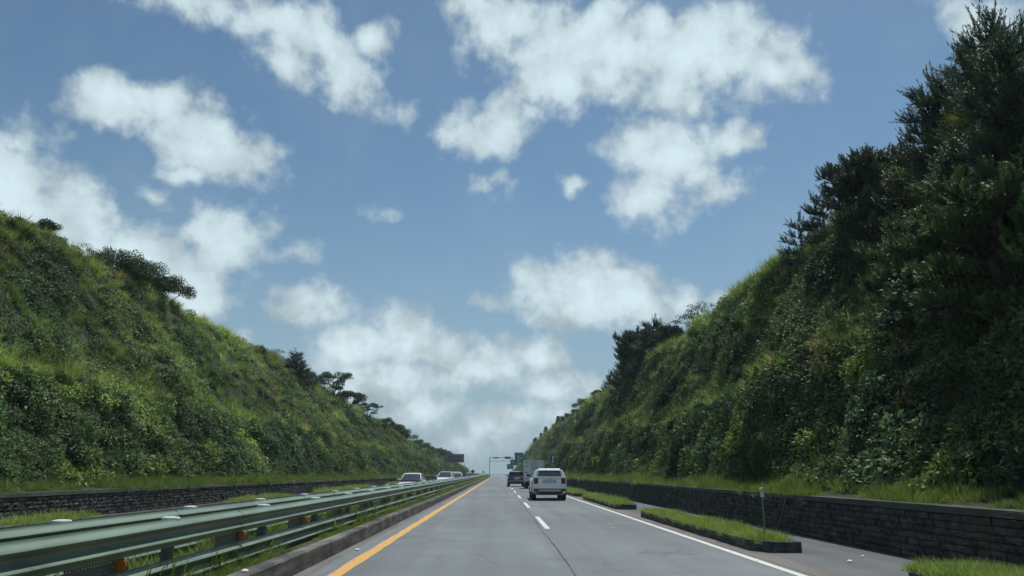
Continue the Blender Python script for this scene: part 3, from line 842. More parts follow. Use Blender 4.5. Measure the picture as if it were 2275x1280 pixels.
# short grass: verges above the walls, islands, the median
def lawn(name, label, P_, s, tint, lean=.12, zs=1.0):
    n = len(P_)
    nv = np.array([[0, 0, 1.0]]) + rng.normal(0, lean, (n, 3)); nv /= np.linalg.norm(nv, axis=1, keepdims=True)
    scatter(name, label, LAWN, P_, eulers(nv, rng.uniform(0, 6.283, n)), np.stack([s, s, np.minimum(s, 2.2) * zs * rng.uniform(.7, 1.3, n)], 1), rng.integers(0, 2, n), tint)
def green(n, k=1.0, y=0.35, nz_=None):
    a = np.array([.88, 1.05, .78]) * k; b_ = np.array([1.28, 1.25, .92]) * k
    f = np.clip(rng.normal(y, .25, (n, 1)), 0, 1)
    return (a[None] * (1 - f) + b_[None] * f) * rng.uniform(.75, 1.25, (n, 1))
for side in (1, -1):
    Ps, Ss = [], []
    for ya, yb, sp, sc in ((4, 40, .13, 1.1), (40, 90, .25, 1.6), (90, 200, .5, 1.9), (200, 400, 1.0, 2.4)):
        n = int((yb - ya) * 1.5 / (sp * sp))
        y = rng.uniform(ya, yb, n); t = rng.uniform(.004, .13, n) ** 1.0
        p = hill_pos(side, y, t)
        h = .75 + 1.3 * np.clip(fbm(y * .4, y * 0, 91, 3) - .35, 0, 1)
        k_ = fbm(y * .5, t * 9, 93, 2) > (.24 if side > 0 else .34)
        Ps.append(p[k_]); Ss.append((sc * rng.uniform(.7, 1.3, n) * h)[k_])
    n = 2600; y = rng.uniform(5, 160, n); k_ = fbm(y * .7, y * 0 + 2, 95 + side, 3) > .56       # tufts that spill over the coping
    Ps.append(np.stack([side * ((7.30 if side > 0 else 12.93) + rng.uniform(.02, .3, n)), y, .90 + 0 * y], 1)[k_]); Ss.append(rng.uniform(.7, 1.4, n)[k_])
    P_ = np.concatenate(Ps); s = np.concatenate(Ss)
    lawn('verge_grass', 'ragged grass along the top of the %s stone wall' % ('right' if side > 0 else 'left'), P_, s, green(len(P_), .8, .35), .35, .7)
for (t_, rc), lb in zip(ISL, ('corner', 'marker post', 'white car', 'far', 'blue sign')):
    (xa, ya), (xb, yb) = rc
    ya_ = max(ya, 7.0)
    sp = .075 if yb < 30 else .14
    n = int((xb - xa) * (yb - ya_) / (sp * sp))
    P_ = np.stack([rng.uniform(xa, xb, n), rng.uniform(ya_, yb, n), np.full(n, .125)], 1)
    s = rng.uniform(.55, 1.05, n) * (.65 + .8 * fbm(P_[:, 0] * 1.3, P_[:, 1] * .8, 3, 3))
    P_[:, 2] += .03 * fbm(P_[:, 0] * 2, P_[:, 1] * 2, 5)
    lawn('island_grass', 'bright mown grass filling the %s island' % lb, P_, s * (1 if yb < 30 else 1.4), green(n, 1.1, .5), .12, .62)
Ps, Ss = [], []
for ya, yb in ((9, 26), (35, 47), (52, 78), (86, 120)):
    sp = .13 if ya < 40 else .22
    n = int((yb - ya) * .9 / (sp * sp))
    x = -12.07 - .85 * rng.random(n); y = rng.uniform(ya, yb, n)
    endf = np.clip(np.minimum(y - ya, yb - y) / 2.5, .2, 1)
    Ps.append(np.stack([x, y, np.full(n, .02)], 1)); Ss.append(rng.uniform(1.3, 2.0, n) * (sp / .13) ** .5 * (.7 + .6 * fbm(y * .6, x, 7, 3)) * endf)
P_ = np.concatenate(Ps)
lawn('roadside_grass', 'bright grass patches in front of the left stone wall', P_, np.concatenate(Ss), green(len(P_), 1.1, .5), .12, .55)
Ps, Ss = [], []
for ya, yb, sp in ((3, 16, .085), (16, 40, .14), (40, 110, .3), (110, 300, .8)):
    n = int((yb - ya) * 2.0 / (sp * sp))
    x = rng.uniform(-5.10, -3.30, n); y = rng.uniform(ya, yb, n)
    h = .45 + 1.1 * fbm(y * .9, x * .9, 8, 3)
    k_ = fbm(y * .8, x * .8, 11, 3) > (.40)
    Ps.append(np.stack([x, y, np.full(n, .18)], 1)[k_]); h = np.where(x > -3.8, h * .55, h * 1.5)
    Ss.append((rng.uniform(.7, 1.2, n) * h * (sp / .085) ** .55)[k_])
P_ = np.concatenate(Ps)
lawn('median_grass', 'weedy grass growing under the green guardrails', P_, np.concatenate(Ss), green(len(P_), .75, .3), .3, .32)

# ------------------------------------------------------------------ trees
def shoot(p, d, L, r, n, vs, fs, sh, wd=.011, s0=None):
    """a pine shoot: needles standing forward round a twig, like a bottle brush"""
    d = d.normalized(); u = d.orthogonal().normalized(); w = d.cross(u)
    sb = random.random() if s0 is None else s0
    for i in range(n):
        a = random.uniform(0, 6.283); h = random.random()
        o = u * math.cos(a) + w * math.sin(a)
        base = p + d * L * h
        nd = (d * random.uniform(.7, 1.3) + o).normalized()
        l = r * random.uniform(.9, 1.5) * (1.15 - .3 * h)
        sd_ = nd.cross(o).normalized() * wd * .5
        b = len(vs)
        vs += [tuple(base - sd_), tuple(base + sd_), tuple(base + nd * l)]
        fs.append((b, b + 1, b + 2)); s = min(1, max(0, sb * .6 + random.random() * .4)); sh += [s, s, s]

def pine_meshes(seed, H, Rad, nbr=26, mat_='needle', spiky=1.0, low=.15, dens=1.0, shape='cone', needles=44):
    random.seed(seed)
    tr = MB(); vs, fs, sh = [], [], []
    lean = Vector((random.uniform(-.08, .08), random.uniform(-.08, .08), 0))
    tp = [Vector((0, 0, -.6))] + [Vector((lean.x * H * k * k + random.uniform(-.03, .03) * H * .3, lean.y * H * k * k, H * k * .95)) for k in (.25, .5, .75, 1)]
    tr.tube(tp, [.035 * H, .03 * H, .023 * H, .014 * H, .004 * H], 7)
    def trunk(k):
        k = max(0, min(1, k)) * 4; i = min(3, int(k)); q = [Vector((0, 0, 0))] + tp[1:]
        return q[i].lerp(q[i + 1], k - i)
    sL = .40 * spiky
    for i in range(nbr):
        k = low + (1 - low) * ((i + random.random()) / nbr)
        if shape == 'cone': rad = Rad * (1 - .72 * ((k - low) / (1 - low)) ** 1.1)
        else: rad = Rad * math.sqrt(max(.05, 1 - ((k - .58) / .52) ** 2))
        rad *= random.uniform(.65, 1.15)
        a = i * 2.4 + random.uniform(-.5, .5)
        o = Vector((math.cos(a), math.sin(a), 0))
        p0 = trunk(k * .93); rise = random.uniform(.1, .55) * (1 if shape == 'cone' else .6)
        pts = [p0, p0 + o * rad * .35 + Vector((0, 0, rise * rad * .15)), p0 + o * rad * .7 + Vector((0, 0, rise * rad * .45)), p0 + o * rad + Vector((0, 0, rise * rad * .95))]
        tr.tube(pts, [.011 * H, .008 * H, .006 * H, .003 * H], 5)
        ns = max(6, int(17 * rad / Rad * dens * max(1, Rad / 1.2)))
        for j in range(ns):
            f = .22 + .78 * (j + random.random()) / ns
            q = f * 3; ii = min(2, int(q)); bp = pts[ii].lerp(pts[ii + 1], q - ii)
            side_ = o.cross(Vector((0, 0, 1))) * random.choice((-1, 1))
            tw = (o * random.uniform(.2, .8) + side_ * random.uniform(.2, 1) + Vector((0, 0, random.uniform(.1, .8)))).normalized()
            tl = rad * random.uniform(.14, .34)
            e = bp + tw * tl
            tr.tube([bp, e], [.004 * H, .002 * H], 4, cap=False)
            sv = random.random()
            for q_ in range(3):
                dd = (tw + Vector((0, 0, random.uniform(.4, 1.3))) + rv() * .35).normalized()
                shoot(bp.lerp(e, .35 + .3 * q_), dd, sL * random.uniform(.6, 1.25), .085, needles, vs, fs, sh, .026, sv)
        shoot(pts[-1], (pts[-1] - pts[-2]).normalized() + Vector((0, 0, .9)), sL * 1.3, .09, int(needles * 1.3), vs, fs, sh, .03)
    for q_ in range(5): shoot(tp[-1] + rv() * .05, Vector((0, 0, 1)) + rv() * .25, sL * 1.4, .09, int(needles * 1.3), vs, fs, sh, .03)
    return tr.mesh('pine_trunk', M['bark'], True), quads_mesh('pine_crown', vs, fs, sh, M[mat_])

def leafy_meshes(seed, H, Rad, nl=4200, L=.10, layered=False, m='tree_leaf', nlimb=9, thin=1.0):
    random.seed(seed)
    tr = MB(); vs, fs, sh = [], [], []
    fork = H * (.34 if layered else .22)
    tp = [Vector((0, 0, -.8)), Vector((random.uniform(-.05, .05) * H, 0, fork * .6)), Vector((random.uniform(-.08, .08) * H, random.uniform(-.05, .05) * H, fork))]
    tr.tube(tp, [.035 * H, .028 * H, .022 * H], 7)
    pads = []
    for i in range(nlimb):
        a = i * 2.4 + random.uniform(-.4, .4); q = math.sqrt((i + .6) / nlimb)
        o = Vector((math.cos(a), math.sin(a), 0))
        if layered: zt = H * random.choice((.66, .8, .95)) - .10 * H * q
        else: zt = H * (.55 + .4 * math.sqrt(max(0, 1 - q * q)) * random.uniform(.6, 1)) - .12 * H * q
        e = Vector((o.x * Rad * q, o.y * Rad * q, zt))
        mid = tp[-1].lerp(e, .5) + Vector((0, 0, -.05 * H)) + rv() * .03 * H
        tr.tube([tp[-1], mid, e], [.015 * H, .010 * H, .004 * H], 5)
        for k in range(3):
            c = e + Vector((random.uniform(-1, 1) * Rad * .28, random.uniform(-1, 1) * Rad * .28, random.uniform(-.06, .08) * H))
            tr.tube([mid.lerp(e, .5), c], [.006 * H, .002 * H], 4, cap=False)
            pads.append((c, Rad * random.uniform(.2, .34), (.22 if layered else .62), random.random()))
    for i in range(nl):
        c, rr, fl, sb = random.choice(pads)
        d = rv().normalized() * (random.random() ** .35)
        p = c + Vector((d.x * rr, d.y * rr, d.z * rr * fl))
        leaf_quad(p, (rv() + Vector((0, 0, -.3))).normalized(), (Vector((0, 0, 1)) + rv() * .5).normalized(), L * random.uniform(.6, 1.3), L * random.uniform(.4, .65) * thin, vs, fs, sh, min(1, max(0, sb * .5 + random.random() * .5)))
    return tr.mesh('tree_trunk', M['bark'], True), quads_mesh('tree_crown', vs, fs, sh, M[m])

def cedar_meshes(seed, H, Rad):
    random.seed(seed)
    tr = MB().tube([(0, 0, -.5), (0, 0, H * .5), (0, 0, H * .98)], [.03 * H, .018 * H, .004 * H], 6)
    vs, fs, sh = [], [], []
    for i in range(1500):
        k = random.random() ** .8; a = random.uniform(0, 6.283)
        r = Rad * (1 - k) ** .8 * random.uniform(.35, 1.05) * (1 + .25 * math.sin(k * 26 + a))
        p = Vector((math.cos(a) * r, math.sin(a) * r, H * (.1 + .9 * k)))
        leaf_quad(p, Vector((math.cos(a), math.sin(a), random.uniform(-.3, .5))), Vector((0, 0, 1)) + rv() * .4, .3 * random.uniform(.6, 1.3), .13, vs, fs, sh, random.random())
    return tr.mesh('cedar_trunk', M['bark'], True), quads_mesh('cedar_crown', vs, fs, sh, M['cedar'])

# kind: (trunk mesh, crown mesh, nominal height)
K = {}
K['young'] = (*pine_meshes(11, 3.0, 1.15, 15, spiky=1.15, dens=.75, low=.05), 3.0)
K['young2'] = (*pine_meshes(12, 2.6, 1.0, 14, spiky=1.1, dens=.9, low=.05), 2.6)
K['round'] = (*pine_meshes(13, 4.4, 1.75, 72, spiky=.8, dens=1.2, low=.12, shape='round'), 4.4)
K['spiky'] = (*pine_meshes(14, 6.0, 2.1, 46, spiky=1.35, dens=1.1, low=.08), 6.0)
K['spiky2'] = (*pine_meshes(19, 7.4, 2.6, 56, spiky=1.4, dens=1.1, low=.05), 7.4)
K['near'] = (*pine_meshes(15, 4.8, 1.9, 40, mat_='needle_light', spiky=.8, dens=1.1, low=.05, shape='round', needles=50), 4.8)
K['broad'] = (*leafy_meshes(21, 3.2, 2.0, 8200, .14), 3.2)
K['broad2'] = (*leafy_meshes(22, 3.6, 2.6, 10500, .15, nlimb=14), 3.6)
K['umbrella'] = (*leafy_meshes(23, 4.0, 2.3, 7000, .14, layered=True, nlimb=12), 4.0)
K['airy'] = (*leafy_meshes(24, 4.0, 2.5, 4200, .13, layered=True, nlimb=14), 4.0)
K['cedar'] = (*cedar_meshes(25, 4.5, 1.0), 4.5)
K['rust'] = (*leafy_meshes(26, 1.8, .8, 1500, .12, m='rust_leaf', nlimb=7), 1.8)
random.seed(3)

def tree(kind, name, x, y, z, h, label, group, wide=1.0, rz=None):
    tm, cm, H0 = K[kind]
    s = h / H0
    t = empty(name, (x, y, z), rz if rz is not None else float(rng.uniform(0, 6.28)), label=label, cat='tree', group=group)
    t.scale = (s * wide, s * wide, s)
    link_mesh('trunk', tm, t); link_mesh('crown', cm, t)
    return t
GR = 'trees along the crest of the right slope'; GL = 'trees along the crest of the left slope'
tree('young', 'pine_tree', 13.3, 31.0, 9.7, 2.6, 'small open young pine, lowest and leftmost of the pines above the sunlit right crest', GR, 1.0, 0.4)
tree('young2', 'pine_tree', 13.0, 28.0, 10.0, 2.4, 'small dark young pine tucked left of the round-topped pine', GR, 1.0)
tree('round', 'pine_tree', 12.9, 23.8, 8.3, 4.1, 'dense round-topped dark pine on the right crest', GR, .9)
tree('spiky', 'pine_tree', 13.2, 20.4, 8.1, 5.0, 'dark pine with a ragged left edge, right of the round-topped pine', GR, .95)
tree('spiky', 'pine_tree', 13.4, 19.0, 8.1, 5.0, 'dark pine standing between the ragged pine and the tallest pine', GR, .8, 1.3)
tree('spiky2', 'pine_tree', 13.35, 17.7, 7.2, 6.6, 'tallest dark pine with upright shoots near the top right corner', GR, .85)
tree('spiky2', 'pine_tree', 12.0, 15.2, 5.4, 6.3, 'big dark pine cut off by the right edge of the picture', GR, .85, 2.0)
tree('spiky', 'pine_tree', 12.6, 18.9, 5.6, 4.2, 'dark pine filling the slope below the tallest pine', GR, 1.0, 4.0)
tree('round', 'pine_tree', 12.4, 22.3, 6.4, 3.6, 'dark bushy pine hanging below the round-topped pine', GR, .9, 4.0)
NG = 'pines growing on the face of the right slope'
tree('near', 'pine_tree', 10.4, 15.0, 3.4, 4.4, 'brighter green pine on the near right slope, closest to the road', NG, .95)
tree('near', 'pine_tree', 11.4, 19.6, 4.7, 3.3, 'low green pine half way up the right slope, left of the nearest pine', NG, 1.05, 1.0)
tree('near', 'pine_tree', 11.0, 16.9, 4.9, 3.0, 'green pine between the nearest pine and the dark pines above', NG, 1.0, 3.0)
tree('rust', 'rusty_shrub', 10.3, 23.0, 4.2, 1.7, 'rusty brown shrub on the right slope under the round-topped pine', None)
tree('spiky', 'pine_tree', 13.0, 62.8, 8.4, 6.1, 'bushy dark pine in the cluster beside the airy tree, mid right crest', GR, 1.0)
tree('round', 'pine_tree', 12.9, 66.5, 8.6, 5.6, 'dark pine filling the middle of the mid right cluster', GR, .95, 1.0)
tree('spiky', 'pine_tree', 12.7, 71.5, 8.3, 5.9, 'dark pine on the left edge of the mid right cluster', GR, .8)
tree('round', 'pine_tree', 14.0, 59.5, 10.2, 3.0, 'low dark pine between the cluster and the airy flat-topped tree', GR, .9, 2.0)
tree('young', 'pine_tree', 12.9, 77.0, 8.8, 3.9, 'thin pine just left of the mid right cluster', GR)
tree('young2', 'pine_tree', 13.3, 88.0, 9.8, 3.0, 'small dark pine alone on the right crest below the cluster', GR)
tree('airy', 'umbrella_tree', 18.2, 64.0, 11.9, 4.0, 'airy flat-topped tree behind the sunlit right crest', GR, .9)
for i, (x, y, z, h, lb) in enumerate([(14, 104, 10.6, 2.4, 'low dark tree, first one beyond the lone small pine on the right crest'), (14.0, 121, 10.4, 2.9, 'round dark tree on the falling far right crest'),
        (14.2, 134, 10.2, 2.7, 'dark rounded tree beyond the round one on the far right crest'), (14, 149, 10.2, 2.9, 'dark tree just before the pointed cedars of the right crest'), (14.2, 162, 10.0, 3.0, 'dark tree touching the first pointed cedar')]):
    tree(('broad', 'broad2')[i % 2], 'broadleaf_tree', x, y, z, h, lb, GR, .8)
for i, (y, h, lb) in enumerate([(177, 4.4, 'first and nearest pointed cedar on the far right crest'), (188, 3.6, 'pointed cedar next to the nearest cedar'), (203, 4.4, 'slim cedar in the middle of the far row'), (223, 5.0, 'tall slim cedar standing clear on the far right crest'), (232, 4.2, 'short cedar beside the tall slim one'),
        (263, 5.2, 'tall cedar above the green direction signs'), (283, 4.6, 'cedar behind the green signs'), (304, 5.2, 'last tall cedar where the right crest meets the sky')]):
    tree('cedar', 'cedar_tree', 14 + (i % 3) * .4, y, 10.0 - (.3 if y > 200 else 0), h, lb, 'pointed cedars on the far right crest', 1.1)
# left crest
for a in [('broad', 'broadleaf_tree', -25.0, 38.2, 13.0, 2.0, 'dark rounded tree peeping over the left crest at the picture edge', .95),
          ('airy', 'umbrella_tree', -24.9, 43.0, 12.7, 2.6, 'small airy tree at the near end of the long dark tree row', .9),
          ('broad2', 'broadleaf_tree', -24.6, 45.6, 12.4, 3.0, 'wide dark tree, nearer half of the dark mass on the left crest', .9),
          ('broad2', 'broadleaf_tree', -24.6, 48.6, 12.3, 3.3, 'wide dark tree in the middle of the dark mass on the left crest', .9),
          ('broad', 'broadleaf_tree', -24.3, 51.2, 12.4, 3.0, 'dark tree closing the far end of the dark mass on the left crest', .95),
          ('airy', 'umbrella_tree', -24.3, 67.0, 12.3, 1.8, 'tiny airy sapling alone on the grassy left crest', .8),
          ('broad', 'broadleaf_tree', -23.8, 71.5, 12.2, 1.6, 'small dark bush-like tree left of the arching airy tree', .9),
          ('airy', 'umbrella_tree', -24.2, 78.5, 11.8, 3.1, 'arching airy tree just left of the dark pointed pine, left crest', .95),
          ('spiky', 'pine_tree', -22.2, 80.5, 10.2, 4.3, 'dark pointed pine on the left crest, only pine there', 1.1),
          ('broad2', 'broadleaf_tree', -22.4, 85.5, 10.4, 2.8, 'dark low tree right of the pointed pine, left crest', .8),
          ('umbrella', 'umbrella_tree', -21.9, 97.0, 9.9, 5.0, 'tall layered flat-topped tree standing clear on the left crest', .85),
          ('broad', 'broadleaf_tree', -21.0, 103.0, 9.4, 3.6, 'dark tree below the tall layered tree', .95),
          ('umbrella', 'umbrella_tree', -20.8, 117.5, 9.3, 3.6, 'smaller layered flat-topped tree, second of the two on the left crest', .8),
          ('broad2', 'broadleaf_tree', -19.6, 128.0, 7.9, 3.0, 'dark tree on the falling left crest after the second layered tree', .8),
          ('broad', 'broadleaf_tree', -19.2, 136.5, 7.0, 3.6, 'dark lumpy tree where the left crest drops steeply', 1.0),
          ('broad2', 'broadleaf_tree', -19.0, 146.0, 6.4, 3.6, 'dark spreading tree past the drop of the left crest', .9),
          ('broad2', 'broadleaf_tree', -18.6, 168.0, 5.6, 3.4, 'low dark tree half way along the far left crest', 1.1),
          ('broad', 'broadleaf_tree', -18.2, 190.0, 5.0, 3.6, 'dark tree nearer the big grey sign, far left crest', 1.2),
          ('broad2', 'broadleaf_tree', -17.8, 212.0, 4.6, 4.0, 'dark tree touching the left side of the big grey sign', 1.2),
          ('broad2', 'broadleaf_tree', -17.0, 238.0, 3.6, 4.8, 'tall dark tree behind the big grey sign', 1.0),
          ('broad', 'broadleaf_tree', -16.4, 272.0, 1.2, 4.4, 'dark rounded tree below the big grey sign', .9),
          ('broad', 'broadleaf_tree', -17.4, 312.0, .8, 4.4, 'last dark tree on the left, next to the thin lamp posts', .8)]:
    tree(a[0], a[1], a[2] + .5, a[3], a[4] - (.95 if a[0] in ('umbrella', 'airy') else .35), a[5] * 1.05, a[6], GL, a[7] * .95)
#SECTION3

# ------------------------------------------------------------------ guardrails
def wbeam_profile(x, side, zc, half=.152, dep=.074):
    """W-beam section: two rounded ridges facing +side, as a closed thin sheet"""
    pts = []
    N = 25
    for i in range(N):
        u = i / (N - 1)                      # 0 bottom .. 1 top
        z = zc - half + 2 * half * u
        d = dep * (0.5 - 0.5 * math.cos(4 * math.pi * u)) ** 1.7
        pts.append((x + side * d, z))
    th = .006
    return pts + [(px - side * th, pz) for px, pz in reversed(pts)]
RAIL_YS = list(np.arange(1.0, 300, 3.53)) + list(np.arange(301, 345, 2.5)) + list(np.arange(350, 470, 12))
def beam(name, x, side, zc, parent, seg=3.53, lap=.0):
    b = MB(); y = .4
    k = 0
    while y < 455:
        L = seg if y < 80 else (seg * 4 if y < 295 else seg)
        dx = side * (.007 if k % 2 else 0)
        b.sweep(wbeam_profile(x + dx, side, zc), [y, y + L + (.12 if y < 80 else 0)], closed=True)
        y += L; k += 1
    return b.build(name, M['rail'], parent, smooth='auto')

def post_meshes():
    p = MB().tube([(0, 0, -.1), (0, 0, .93)], .07, 14).mesh('post', M['post'], 'auto')
    c = MB().lathe([(.075, .925), (.098, .933), (.102, .945), (.095, .960), (.05, .968)], n=18).mesh('cap', M['cap'], 'auto')
    return p, c
PM, CM = post_meshes()
def panel_mesh():
    b = MB(); L, H = 1.0, .20
    nx, nz_ = 20, 5
    w = .016
    for i in range(nx + 1): b.box(-.003, .003, L * i / nx - w, L * i / nx + w, -H / 2, H / 2)
    for j in range(nz_ + 1): b.box(-.0045, .0045, -w, L + w, H * j / nz_ - H / 2 - w * .7, H * j / nz_ - H / 2 + w * .7)
    return b.mesh('panel', M['mesh_panel'])
PANEL = panel_mesh()
DISC = MB().lathe([(.052, -.010), (.060, -.008), (.060, .004), (.052, .012)], n=20, axis='y').mesh('reflector', M['orange'], 'auto')
DISCB = MB().lathe([(.066, 0), (.066, .012)], n=20, axis='y').mesh('back_plate', M['dark_steel'], 'auto')

ga = empty('guardrail', (0, 0, 0), label='near green double-beam guardrail with orange reflectors, beside the yellow line', cat='guardrail')
beam('upper_beam', -3.650, 1, .800, ga, 3.53); beam('lower_beam', -3.655, 1, .365, ga, 3.53)
k = 0; y = 2.02
first = None
while y < 345:
    if k < 99:
        o = link_mesh('post', PM, ga); o.location = (-3.735, y, zr(y)); 
        link_mesh('cap', CM, o)
    if y < 150:
        q = link_mesh('mesh_panel', PANEL, ga); q.location = (-3.665, y + 1.28, .585)
        o2 = empty('reflector', (0, 0, 0)); o2.parent = ga; o2.location = (-3.61, y + 2.15, .585)
        r1 = link_mesh('lens', DISC, o2); r1.location = (0, -.014, 0)
        link_mesh('back_plate', DISCB, o2)
    y += 3.46; k += 1
gb = empty('guardrail', (0, 0, 0), label='far green guardrail of the median, with beams on both sides of its capped posts', cat='guardrail')
beam('upper_beam', -4.535, 1, .800, gb); beam('lower_beam', -4.52, 1, .365, gb)
beam('upper_beam', -4.80, -1, .785, gb); beam('lower_beam', -4.80, -1, .365, gb)
y = 1.55; k = 0
while y < 345 and k < 99:
    o = link_mesh('post', PM, gb); o.location = (-4.66, y, zr(y)); link_mesh('cap', CM, o)
    y += 3.42; k += 1

# ------------------------------------------------------------------ marker posts and stake
def marker(x, y, z, label, h=1.02):
    t = empty('marker_post', (x, y, z), label=label, cat='marker post', group='white-headed marker posts along the road')
    MB().tube([(0, 0, -.1), (0, 0, h - .13)], .015, 10).build('pole', M['steel'], t, smooth='auto')
    MB().lathe([(.034, -.03), (.044, -.025), (.052, .0), (.052, .01), (.044, .025)], c=(0, 0, h - .06), n=20, axis='y').build('head', M['lens'], t, smooth='auto')
    MB().box(-.03, .03, -.02, .02, h - .20, h - .10).build('bracket', M['cap'], t)
    return t
marker(5.42, 15.75, .15, 'marker post with round white head standing in the long right island')
marker(5.3, 50.5, .12, 'far marker post with white head just right of the white car')
marker(-12.2, 46.2, .02, 'nearer marker post with white head in the left grass, before the wall')
marker(-12.2, 80, .02, 'farther marker post with white head on the left, beside the first oncoming car')
t = MB().tube([(7.16, 19.9, .01), (7.19, 19.55, .45), (7.22, 19.2, .90)], [.016, .015, .012], 7).build('wooden_stake', M['wood'])
tag(t, 'thin weathered stake leaning against the right stone wall', 'stake')
for i, (x, y, s, rz) in enumerate([(5.9, 13.1, .05, .3), (6.5, 13.9, .035, 1.2), (3.1, 21.0, .03, .5), (-2.72, 15.2, .05, 1.0), (-3.06, 9.6, .05, .2)]):
    b = MB(); zb = .29 if i == 4 else 0.003
    b.lathe([(.4 * s, 0), (s, .25 * s), (.7 * s, .55 * s), (.2 * s, .7 * s)], n=7)
    o = b.build('litter_scrap', M['sign_white']); o.location = (x, y, zb); o.rotation_euler = (0, 0, rz)
    tag(o, ['crumpled white scrap on the side asphalt near the block wall', 'smaller white scrap on the side asphalt, closer to the wall', 'tiny white scrap in the right lane', 'white scrap in the gutter beside the yellow line', 'white scrap on top of the median kerb'][i], 'litter')

# ------------------------------------------------------------------ signs, gantry, lamps
def panel(name, w, h, m, parent, loc=(0, 0, 0), th=.03, frame=None, bev=.0):
    o = MB().box(-w / 2, w / 2, -th / 2, th / 2, -h / 2, h / 2).build(name, m, parent); o.location = loc
    if frame:
        f = MB(); e = .06
        f.box(-w / 2 - e, w / 2 + e, -th, th, h / 2, h / 2 + e); f.box(-w / 2 - e, w / 2 + e, -th, th, -h / 2 - e, -h / 2)
        f.box(-w / 2 - e, -w / 2, -th, th, -h / 2, h / 2); f.box(w / 2, w / 2 + e, -th, th, -h / 2, h / 2)
        f.build('frame', frame, o)
    return o
def arrow(parent, m, s=1.0, kind='bend'):
    b = MB()
    if kind == 'bend':
        b.prism([(-.5 * s, -.9 * s), (-.36 * s, -.9 * s), (-.36 * s, 0), (-.2 * s, .14 * s), (.55 * s, .14 * s), (.55 * s, .28 * s), (-.28 * s, .28 * s), (-.5 * s, .08 * s)], 'xz', -.03, -.018)
        b.prism([(.55 * s, .02 * s), (.85 * s, .21 * s), (.55 * s, .4 * s)], 'xz', -.03, -.018)
        b.prism([(-.5 * s, .34 * s), (-.36 * s, .34 * s), (-.36 * s, .8 * s), (-.5 * s, .8 * s)], 'xz', -.03, -.018)
        b.prism([(-.65 * s, .8 * s), (-.21 * s, .8 * s), (-.43 * s, 1.1 * s)], 'xz', -.03, -.018)
    else:
        b.prism([(-.07 * s, -.6 * s), (.07 * s, -.6 * s), (.07 * s, .3 * s), (-.07 * s, .3 * s)], 'xz', -.03, -.018)
        b.prism([(-.25 * s, .3 * s), (.25 * s, .3 * s), (0, .7 * s)], 'xz', -.03, -.018)
    return b.build('arrow', m, parent)
def dir_sign(x, y, zb, w, h, label, pole_x, top=None):
    t = empty('direction_sign', (x, y, zr(y)), label=label, cat='road sign', group='green direction signs stacked along the far right side')
    p = panel('sign_panel', w, h, M['sign_green'], t, (0, 0, zb + h / 2), .06, M['steel'])
    MB().tube([(pole_x, .2, -.2), (pole_x, .2, zb + h * .9)], .12, 10).build('pole', M['steel'], t, smooth='auto')
    MB().tube([(pole_x, .2, zb + h * .75), (0, .12, zb + h * .75)], .06, 8).tube([(pole_x, .2, zb + h * .25), (0, .12, zb + h * .25)], .06, 8).build('arm', M['steel'], t, smooth='auto')
    if top:
        q = panel('brown_panel', w * .72, .75, M['sign_brown'], t, (-w * .13, 0, zb + h + .46), .06, M['steel'])
    return t, p
t, p = dir_sign(7.6, 262, 4.9, 4.0, 2.5, 'largest green direction sign, with a brown strip on top and a white bent arrow', 2.9, True)
a_ = arrow(p, M['sign_white'], 1.05); a_.location = (-.3, -.02, -.1)
t, p = dir_sign(6.0, 292, 4.3, 2.7, 2.1, 'middle green direction sign, partly behind the largest one', 3.6)
a_ = arrow(p, M['sign_white'], .7, 'up'); a_.location = (-.4, -.02, 0)
t, p = dir_sign(4.9, 318, 3.2, 2.5, 1.9, 'lowest and farthest green sign on a thin pole beside the gantry', 1.6)
a_ = arrow(p, M['sign_white'], .6, 'up'); a_.location = (0, -.02, 0)

# blue sign on a pole in the farthest island
t = empty('blue_sign', (5.28, 74, .1), label='narrow blue sign with a white bent arrow above a grey plate, beside the truck', cat='road sign')
MB().tube([(0, .05, -.1), (0, .05, 3.1)], .035, 10).build('pole', M['steel'], t, smooth='auto')
p = panel('sign_panel', .42, .86, M['sign_blue'], t, (0, 0, 2.62), .02)
b = MB(); b.prism([(-.08, -.34), (.02, -.34), (.04, -.1), (.10, .06), (.08, .2), (.14, .2), (.03, .38), (-.09, .2), (-.03, .2), (-.01, .08), (-.07, -.1)], 'xz', -.022, -.012).build('arrow', M['sign_white'], p)
panel('grey_plate', .36, .34, M['sign_back'], t, (0, 0, 1.78), .02)

# lane signal gantry
gt = empty('lane_gantry', (0, 336, zr(336)), label='thin steel gantry with red lane displays spanning the road at the crest', cat='gantry')
z0 = 0
for px in (-3.75, 6.2): MB().tube([(px, 0, -1), (px, 0, 8.3 - zr(336))], .14, 10).build('post', M['dark_steel'], gt, smooth='auto')
zt = 7.95 - zr(336); zl = 6.55 - zr(336)
MB().tube([(-3.75, 0, zt), (6.2, 0, zt)], .10, 8).build('top_beam', M['steel'], gt, smooth='auto')
MB().tube([(-3.75, 0, zl), (6.2, 0, zl)], .09, 8).build('lower_beam', M['dark_steel'], gt, smooth='auto')
for px, w, h in ((-.9, 2.7, .42), (4.1, 2.5, .95)):
    d = panel('display', w, h, M['sign_red'], gt, (px, -.2, zt), .18, M['dark_steel'])
for px in (-2.7, 1.2, 2.2, 5.7): MB().box(px - .22, px + .22, -.1, .1, zt - .12, zt + .16).build('junction_box', M['steel'], gt)
b = MB().lathe([(.05, -.2), (.17, -.1), (.2, .05), (.1, .2)], c=(2.0, -.1, zl + .28), n=12); b.build('camera', M['dark_steel'], gt, smooth='auto')
b = MB().box(1.95, 2.05, -.05, .05, zl, zl + .2); b.build('camera_mount', M['dark_steel'], gt)

